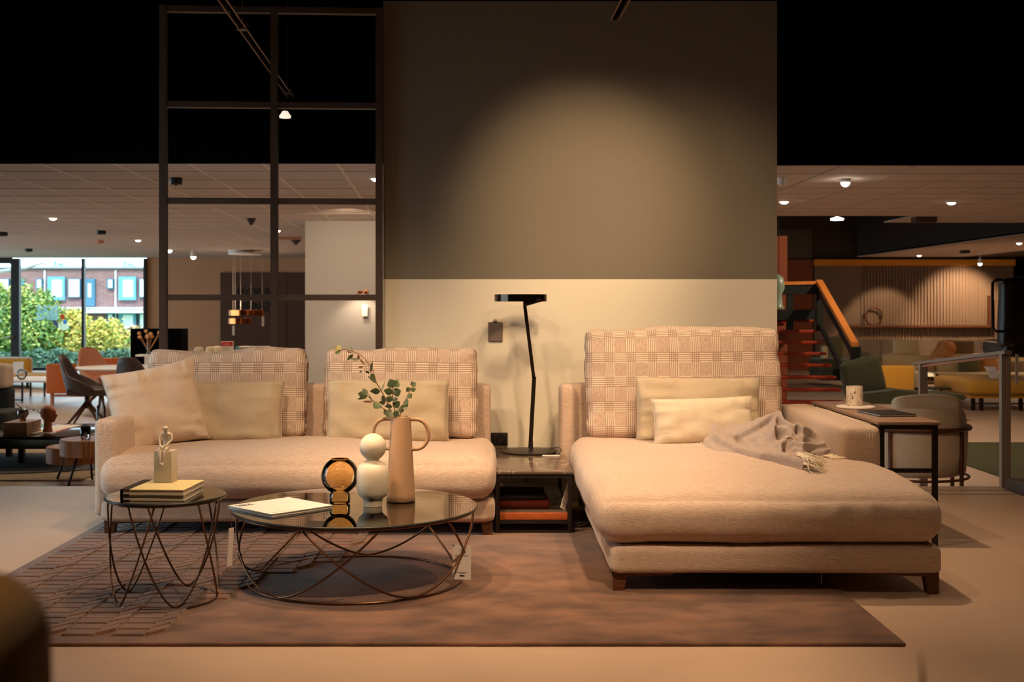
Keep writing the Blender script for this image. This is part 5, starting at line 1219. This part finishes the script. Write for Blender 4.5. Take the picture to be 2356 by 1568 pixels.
# dining table and its chairs
dt = thing('dining_table', 'white topped dining table among brown bucket chairs', 'dining table', (X(300, 16.8), 16.8, LOW))
cT = (X(305, 16.9), 16.9, Z(843, 16.9))
MB().lathe([(0, -.03), (.72, -.03), (.76, -.012), (.76, 0), (0, 0)], cT, 48, 1, .9).build('table_top', 'white', dt, True, 40)
MB().lathe([(.28, LOW+.003-cT[2]), (.27, LOW+.02-cT[2]), (.05, LOW+.04-cT[2]), (.045, -.03)], cT, 24).build('pedestal', 'black', dt, True, 40)
def bucket(label, c, rz, mo, mi, sc_=1.0):
    t = thing('dining_chair', label, 'dining chair', (0, 0, 0), 'bucket chairs round the white table')
    n_, m_ = 20, 8; mb = MB(); vs_ = []
    for i in range(n_+1):
        a = math.radians(-120+240*i/n_); k = math.cos(a/2.4)**3; top = .62+.29*math.exp(-(abs(a)/.85)**4)-.16*max(0, abs(a)-1.3)
        for j in range(m_+1):
            u = j/m_; r_ = .19+.085*u**.5; vs_.append((-r_*math.cos(a)*(1+.15*u*(1 if abs(a) < 1.5 else 0)), r_*math.sin(a), .42+(top-.42)*u))
    fs = []
    for i in range(n_):
        for j in range(m_): fs.append((i*(m_+1)+j, (i+1)*(m_+1)+j, (i+1)*(m_+1)+j+1, i*(m_+1)+j+1))
    o = mb.add(vs_, fs).build('shell', mo, None, True); o.parent = t; md = o.modifiers.new('thick', 'SOLIDIFY'); md.thickness = .035; md.offset = -1
    o.data.materials.append(M[mi])
    mb, uv = cushion_mb(.50, .50, .09, r=.04, bulge=(0, 0, .01), seed=2, n=8); o = xf(mb, (.04, 0, .44)).build('seat', mi, None, True); o.parent = t
    o = MB().tube([(0, 0, .22), (0, 0, .41)], .03, 10).build('hub', 'brown', None, True); o.parent = t
    for k in range(4):
        a = PI/4+PI/2*k; o = MB().tube([(0, 0, .30), (.30*math.cos(a), .30*math.sin(a), .012)], [.028, .013], 8).build('leg', 'walnut', None, True); o.parent = t
    t.location = c; t.rotation_euler = (0, 0, rz); t.scale = (sc_,)*3; return t
for o in (bucket('dark brown bucket dining chair at left of white table', (X(200, 15.6), 15.6, LOW), .1, 'brown', 'brown', 1.0),
          bucket('tan bucket dining chair behind the white dining table', (X(228, 17.6), 17.7, LOW), -.6, 'tan', 'tan', 1.02),
          bucket('dark bucket dining chair seen from behind, by plaid cushion', (X(330, 15.2), 15.2, LOW), 1.2, 'brown', 'brown', 1.0),
          bucket('tan bucket dining chair partly under the white table', (-4.95, 17.85, LOW), -1.7, 'tan', 'tan', .94)):
    pass
# flatten local offsets: builds above without parent keep their own location
tv = thing('cabinet', 'black cabinet panel in front of the shop window edge', 'cabinet', (X(358, 24), 24, LOW))
bx('body', (X(300, 24), 24, LOW+.05), (X(418, 24), 24.5, Z(756, 24)), 'void', tv); bx('plinth', (X(303, 24), 24.02, LOW), (X(415, 24), 24.45, LOW+.05), 'blackpl', tv)
fv = thing('flower_vase', 'clear vase of dried orange flowers before the black cabinet', 'vase', P(342, 817, 22.5))
c_ = P(342, 815, 22.5); MB().lathe([(0, 0), (.07, 0), (.03, .03), (.035, .20), (.045, .22)], c_, 20).build('glass', 'clear', fv, True)
r_ = random.Random(2); mb = MB()
M['dried'] = mat('dried_flowers', s(206, 150, 96), .9)
for i in range(9):
    a = r_.uniform(-.5, .5); l_ = r_.uniform(.28, .46); p = c_+Vector((l_*math.sin(a), r_.uniform(-.04, .04), l_*math.cos(a)))
    MB().tube([c_+Vector((0, 0, .05)), p], .004, 5).build('stem', 'dried', fv)
    q, _ = cushion_mb(.07, .05, .06, r=.028, bulge=(0, 0, 0), seed=i, n=3, wr=2); xf(q, p).build('flower', 'dried', fv, True)
sd = thing('pedestal', 'slim white pedestal under the dried flower vase', 'pedestal', (c_.x, c_.y, LOW)); bx('top', (c_.x-.2, c_.y-.15, c_.z-.03), (c_.x+.2, c_.y+.15, c_.z), 'white', sd); bx('column', (c_.x-.06, c_.y-.06, LOW), (c_.x+.06, c_.y+.06, c_.z-.03), 'white', sd)
# white chair backs over the sofa, sign card, silver box, ledge
M['cream2'] = mat('cream_leather', s(236, 214, 178), .5)
for i, (x, w_, lab) in enumerate(((456, 20, 'cream high chair back, leftmost of three over the sofa'), (483, 20, 'cream high chair back, middle of three over the sofa'), (498, 18, 'cream high chair back, nearest the red-headed card'))):
    t = thing('high_chair', lab, 'chair', (X(x, 21), 21+.25*i, LOW), 'cream chairs behind the sofa')
    d0 = 21+.25*i; sbox('backrest', 'cream2', t, (X(x-w_/2, d0), d0, Z(830, d0)), (X(x+w_/2, d0), d0+.07, Z(799-i, d0)), .03, i, 6); sbox('seat', 'cream2', t, (X(x-w_/2, d0)-.02, d0-.35, LOW+.42), (X(x+w_/2, d0)+.02, d0, LOW+.47), .02, i, 4)
    for sx_ in (-.06, .06):
        for yy in (-.3, 0): MB().tube([(X(x, d0)+sx_, d0+yy, LOW+.003), (X(x, d0)+sx_, d0+yy, LOW+.42)], .012, 6).build('leg', 'black', t)
sn = thing('sign_card', 'white standing card with a red header above the sofa', 'card', (X(522, 14), 14, LOW))
d0 = 14.0
bx('sheet', (X(508, d0), d0, Z(822, d0)), (X(537, d0), d0+.006, Z(784.5, d0)), 'paper', sn); bx('header', (X(509.5, d0), d0-.003, Z(795, d0)), (X(535.5, d0), d0, Z(786.5, d0)), 'red', sn)
mb = MB()
for i in range(7): mb.box((X(514+i*2.4, d0), d0-.005, Z(792, d0)), (X(515.6+i*2.4, d0), d0-.003, Z(790.2, d0)))
mb.build('header_print', 'paper', sn); mb = MB()
for i in range(5): mb.box((X(511, d0), d0-.002, Z(799+i*3.4, d0)), (X(528-(i % 2)*4, d0), d0-.0005, Z(798.4+i*3.4, d0)))
mb.build('print', 'tan', sn); bx('stand', (X(520, d0), d0+.006, LOW), (X(525, d0), d0+.03, Z(822, d0)), 'steel', sn); bx('foot', (X(511, d0), d0-.1, LOW), (X(534, d0), d0+.14, LOW+.012), 'steel', sn)
kb = thing('display_box', 'grey metallic box with dark mark beyond the sofa', 'box', (X(582, 20), 20, LOW))
d0 = 20; bx('body', (X(543, d0), d0, Z(822, d0)), (X(622, d0), d0+.4, Z(797.5, d0)), 'steel', kb); bx('side_strip', (X(542, d0), d0-.01, Z(822, d0)), (X(551, d0), d0, Z(797, d0)), 'bluef', kb)
MB().prism_y([(X(581, d0), Z(808, d0)), (X(589, d0), Z(812, d0)), (X(597, d0), Z(808, d0)), (X(594, d0), Z(815, d0)), (X(589, d0), Z(813, d0)), (X(584, d0), Z(815, d0))], d0-.012, d0).build('mark', 'ink', kb)
bx('plinth', (X(545, d0), d0+.02, LOW), (X(620, d0), d0+.38, Z(822, d0)), 'greywall', kb)
# copper wall spot with tag on the grey block
cs = thing('wall_lamp', 'small copper wall lamp with tag on the grey wall', 'wall lamp', (X(832, 16.1), 16.3, Z(674, 16.2)))
MB().lathe([(0, 0), (.035, 0), (.04, .01), (.04, .03), (0, .04)], (X(826, 16.1), 16.12, Z(676, 16.2)), 20).build('head', 'copper', cs, True, 40); bx('arm', (X(826, 16.1), 16.1, Z(673, 16.2)), (X(842, 16.1), 16.14, Z(669, 16.2)), 'copper', cs, .005); bx('mount', (X(838, 16.1), 16.1, Z(676, 16.2)), (X(845, 16.1), 16.3, Z(667, 16.2)), 'copper', cs, .004)
tag_card('white price tag hanging below the copper wall lamp', (X(840, 16.25), 16.22, Z(727, 16.2)), .07, .155, 0, 0, False, [(X(840, 16.25), 16.22, Z(700, 16.2)), (X(840, 16.25), 16.22, Z(676, 16.2))])
# ---------------- double ring pendant ----------------
pd = thing('pendant_lamp', 'double copper ring pendant on thin cords before dark sign', 'pendant lamp', P(568, 744, 25))
dp = 25.0
def ringp(cx_, cy_, rpx, z0, z1, m, nm, th=.02):
    c = P(cx_, cy_, dp); Rr = rpx*dp/F; MB().lathe([(Rr-th, z0), (Rr, z0), (Rr, z1), (Rr-th, z1), (Rr-th, z0+.001)], (c.x, c.y, c.z), 48).build(nm, m, pd, True, 40)
ringp(567, 719, 40, -.055, .055, 'copper', 'ring'); ringp(552.5, 738, 26.5, -.055, .055, 'copper', 'ring')
for cx_, cy_, rp in ((564, 581, 38), (555, 576, 30)):
    c = P(cx_, cy_, dp); c.z = CEIL-.02-(.0 if rp == 30 else .05); MB().lathe([(0, -.02), (rp*dp/F, -.02), (rp*dp/F, .02), (0, .02)], c, 40).build('canopy', 'glowsoft' if 0 else 'white', pd, True, 40)
for x, y in ((541, 714), (553.5, 714), (603, 714), (536, 735), (577.5, 735)): MB().tube([P(x, y, dp), P(x, 582, dp)], .0028, 5).build('cord', 'tbar', pd)
tag_card('pale tag hanging from the larger copper pendant ring', P(605, 750, dp), .05, .2, 0, .5, False); tag_card('bluish tag hanging under the smaller copper pendant ring', P(537, 771, dp), .05, .2, 0, -.3, False)

pl = bpy.data.lights.new('pendant_glow', 'POINT'); pl.energy = 14; pl.color = SHOP; pl.shadow_soft_size = .1; po = bpy.data.objects.new('pendant_glow', pl); C.objects.link(po); po.location = P(562, 700, dp)
# ---------------- ceiling fittings ----------------
def downlight(x, y, d, lab, on=True, m='glow', r=.055, z=None):
    t = thing('ceiling_light', lab, 'ceiling light', (X(x, d), d, z or CEIL)); c = (X(x, d), d, (z or CEIL))
    MB().lathe([(r*.82, -.010), (r*1.18, -.010), (r*1.18, 0), (r*.82, 0), (r*.82, -.009)], c, 24).build('rim', 'tbar', t, True, 40)
    MB().lathe([(0, -.034), (r*.45, -.030), (r*.75, -.018), (r*.84, -.006)], c, 24).build('lens', m, t, True)
for x, y, d, lab in ((122, 500, 15.7, 'round recessed ceiling light, the bright one above the window'), (318, 552, 21.0, 'recessed ceiling light above the right end of window'), (866, 408, 10.8, 'recessed ceiling light cut by the divider right post'), (638, 529, 18.3, 'recessed ceiling light just right of the divider middle post'),
                    (1804, 463, 13.2, 'recessed ceiling light close to the grey wall edge'), (2189, 464, 13.3, 'recessed ceiling light at centre of the right ceiling'), (2115, 591, 27.4, 'far recessed ceiling light above the yellow beam'), (2345, 558, 22, 'recessed ceiling light at the far right edge')):
    downlight(x, y, d, lab)
def spothead(x, y, d, lab, m='glow', r=.06, drop=.12, aim=(0, 0)):
    t = thing('spotlight', lab, 'spotlight', (X(x, d), d, Z(y, d))); c = Vector((X(x, d), d, Z(y, d)))
    MB().tube([c+Vector((0, 0, .03)), (c.x, c.y, CEIL if c.z < CEIL else c.z+.6)], .012, 6).build('stem', 'white' if m != 'glowsoft' else 'void', t)
    MB().lathe([(r*.7, .08), (r, .01), (r, -.03), (r*.9, -.03)], c, 20).build('housing', 'white', t, True, 50)
    bm = bmesh.new(); bmesh.ops.create_uvsphere(bm, u_segments=16, v_segments=10, radius=r*.85); me = bpy.data.meshes.new('bulb'); bm.to_mesh(me); bm.free(); me.materials.append(M[m]); o = bpy.data.objects.new('bulb', me); C.objects.link(o); o.parent = t; o.location = (0, 0, -.03)
spothead(1945, 412, 10.9, 'dazzling bare spotlight under the right ceiling', 'glowhi', .045)
spothead(390, 572, 24.5, 'small lit spotlight behind the divider left post')
spothead(445, 587, 24.0, 'small lit spotlight lower beside the beige wall', 'glow')
spothead(2255, 603, 27.3, 'bright spotlight against the yellow beam', 'glowhi', .05)
t = thing('ceiling_light', 'warm round lamp glowing in the dark stairwell void', 'ceiling light', P(1926, 506, 17)); c = P(1926, 506, 17); MB().lathe([(0, 0), (.085, 0), (.09, .02), (0, .05)], c, 28).build('lens', 'glow', t, True); MB().tube([c+Vector((0, 0, .04)), (c.x, c.y, 5)], .008, 6).build('cord', 'void', t)
t = thing('pendant_spot', 'round lit disc lamp hanging high in the black void', 'pendant lamp', P(656, 271, 9.2)); c = P(656, 271, 9.2); MB().lathe([(0, 0), (.042, 0), (.045, .012), (.02, .05), (0, .05)], c, 28).build('lens', 'glowsoft', t, True); MB().tube([c+Vector((0, 0, .05)), (c.x, c.y, 5)], .004, 5).build('cord', 'void', t)
def rose(x, y, d, lab, cone=False, m='blackpl', r=.09):
    c = (X(x, d), d, CEIL); t = thing('ceiling_rose', lab, 'ceiling fitting', c)
    MB().lathe([(0, -.09), (.02, -.085), (r, 0)] if cone else [(0, -.06), (r*.9, -.06), (r, -.05), (r, 0)], c, 28).build('body', m, t, True, 50)
    if not cone: MB().lathe([(0, -.012), (.012, -.01), (.012, 0)], (c[0], c[1], CEIL-.06), 10).build('cap', m, t, True)
rose(405, 407, 10.8, 'black round ceiling rose in the divider upper left square', r=.055); rose(578, 500, 15.8, 'black cone shaped ceiling fitting left of middle post', True, r=.065); rose(232, 530, 18.4, 'black round ceiling rose above the window', r=.075); rose(65, 572, 24.3, 'small black ceiling rose near the window top', r=.08); rose(680, 551, 21, 'dark angled ceiling spotlight by the grey block', True, r=.10); rose(4, 534, 18.8, 'black ceiling rose at the far left edge', r=.09); rose(2220, 576, 25, 'black ceiling rose above yellow beam', r=.1)
rose(230, 552, 21.1, 'orange-tinted smoke detector above the window', False, 'copper' if 0 else 'tan', .06); rose(1797, 409, 10.8, 'white smoke detector beside the grey wall edge', False, 'white', .045)
tag(bx('light_bar', (X(637, 20), 20, CEIL-.05), (X(691, 20), 20.05, CEIL-.01), 'tan', None), 'slim lit bar fitting on ceiling by the grey block', 'light bar')
# track rails with suspension cables
def track(nm, lab, a, b_, heads):
    t = thing(nm, lab, 'light track', (a+b_)/2); dr = (b_-a).normalized(); sd_ = Vector((dr.y, -dr.x, 0)).normalized()
    for k in (-1, 1):
        p, q = a+sd_*.022*k, b_+sd_*.022*k; MB().tube([p, q], .006, 6).build('rail', 'steel2', t)
    mb = MB().tube([a+Vector((0, 0, .012)), b_+Vector((0, 0, .012))], .018, 4).build('channel', 'void', t)
    for u in heads:
        p = a.lerp(b_, u); MB().tube([p, p+Vector((0, 0, 2.1))], .002, 4).build('cable', 'darkframe', t); MB().box(p-Vector((.03, .03, .01)), p+Vector((.03, .03, .03))).build('clip', 'darkframe', t)
M['steel2'] = mat('dark_steel', s(150, 112, 96), .35, .6)
zr = 2.80
d1, d2 = 2800*(zr-EYE)/(VY-222), 2800*(zr-EYE)/(VY+60)
a, b_ = Vector((X(668, d1), d1, zr)), Vector((X(470, d2), d2, zr)); b2 = b_+(b_-a)*.9
track('light_track', 'suspended twin rail light track crossing the metal divider', a, b2, (.03, .35, .7))
d1, d2 = 2800*(zr-EYE)/(VY-45), 2800*(zr-EYE)/(VY+60)
a, b_ = Vector((X(1415, d1), d1, zr)), Vector((X(1470, d2), d2, zr)); b2 = b_+(b_-a)*3
track('light_track', 'black light track end at the top of the grey wall', a, b2, (.3, .8))

# ---------------- close foreground ----------------
fc = thing('armchair', 'out of focus brown armchair corner at bottom left', 'armchair', (-.75, .9, 0))
M['brownfab'] = fabric('brown_fabric', s(176, 136, 76), .05, .3)
sbox('backrest', 'brownfab', fc, (-1.35, .80, .35), (X(76, .88), .96, 1.2-(1345-702)*.86/F), .06, 3, 16)
sbox('seat', 'brownfab', fc, (-1.35, .25, .2), (-.45, .80, .44), .06, 4); 
for x in (-1.3, -.6):
    for y in (.3, .9): MB().tube([(x, y, .001), (x, y, .36)], .018, 8).build('leg', 'walnut', fc)
fp = thing('potted_plant', 'blurred dark leaf tip of a plant at bottom right', 'plant', (.36, .95, 0))
MB().lathe([(0, 0), (.12, 0), (.15, .35), (.14, .35), (0, .32)], (.38, .95, .001), 28).build('pot', 'blackpl', fp, True, 40)
for i, (tx, ty, tz, w_) in enumerate(((X(2116, .95), .95, Z(1488, .95), .05), (.46, 1.05, .80, .05), (.30, .9, .70, .05), (.52, .92, .72, .05))):
    base = Vector((.38, .95, .32)); tip = Vector((tx, ty, tz)); mb = MB(); n_ = 10; vs_ = []
    sdv = Vector((1, .25, 0)).normalized()
    for k in range(n_+1):
        u = k/n_; p = base.lerp(tip, u)+Vector((0, 0, .03*math.sin(PI*u))); w2 = w_*.5*(math.sin(PI*min(1, u*.94+.02))**.8)*(1 if u < .7 else (1-u)/.3*.7+.3*(1-u)/.3)
        vs_ += [p-sdv*w2, p+Vector((0, -.012*math.sin(PI*u), 0)), p+sdv*w2]
    fs = []
    for k in range(n_): fs += [(k*3, k*3+1, k*3+4, k*3+3), (k*3+1, k*3+2, k*3+5, k*3+4)]
    mb.add(vs_, fs).build('leaf', mat('dark_leaf', s(34, 38, 14), .4), fp, True)
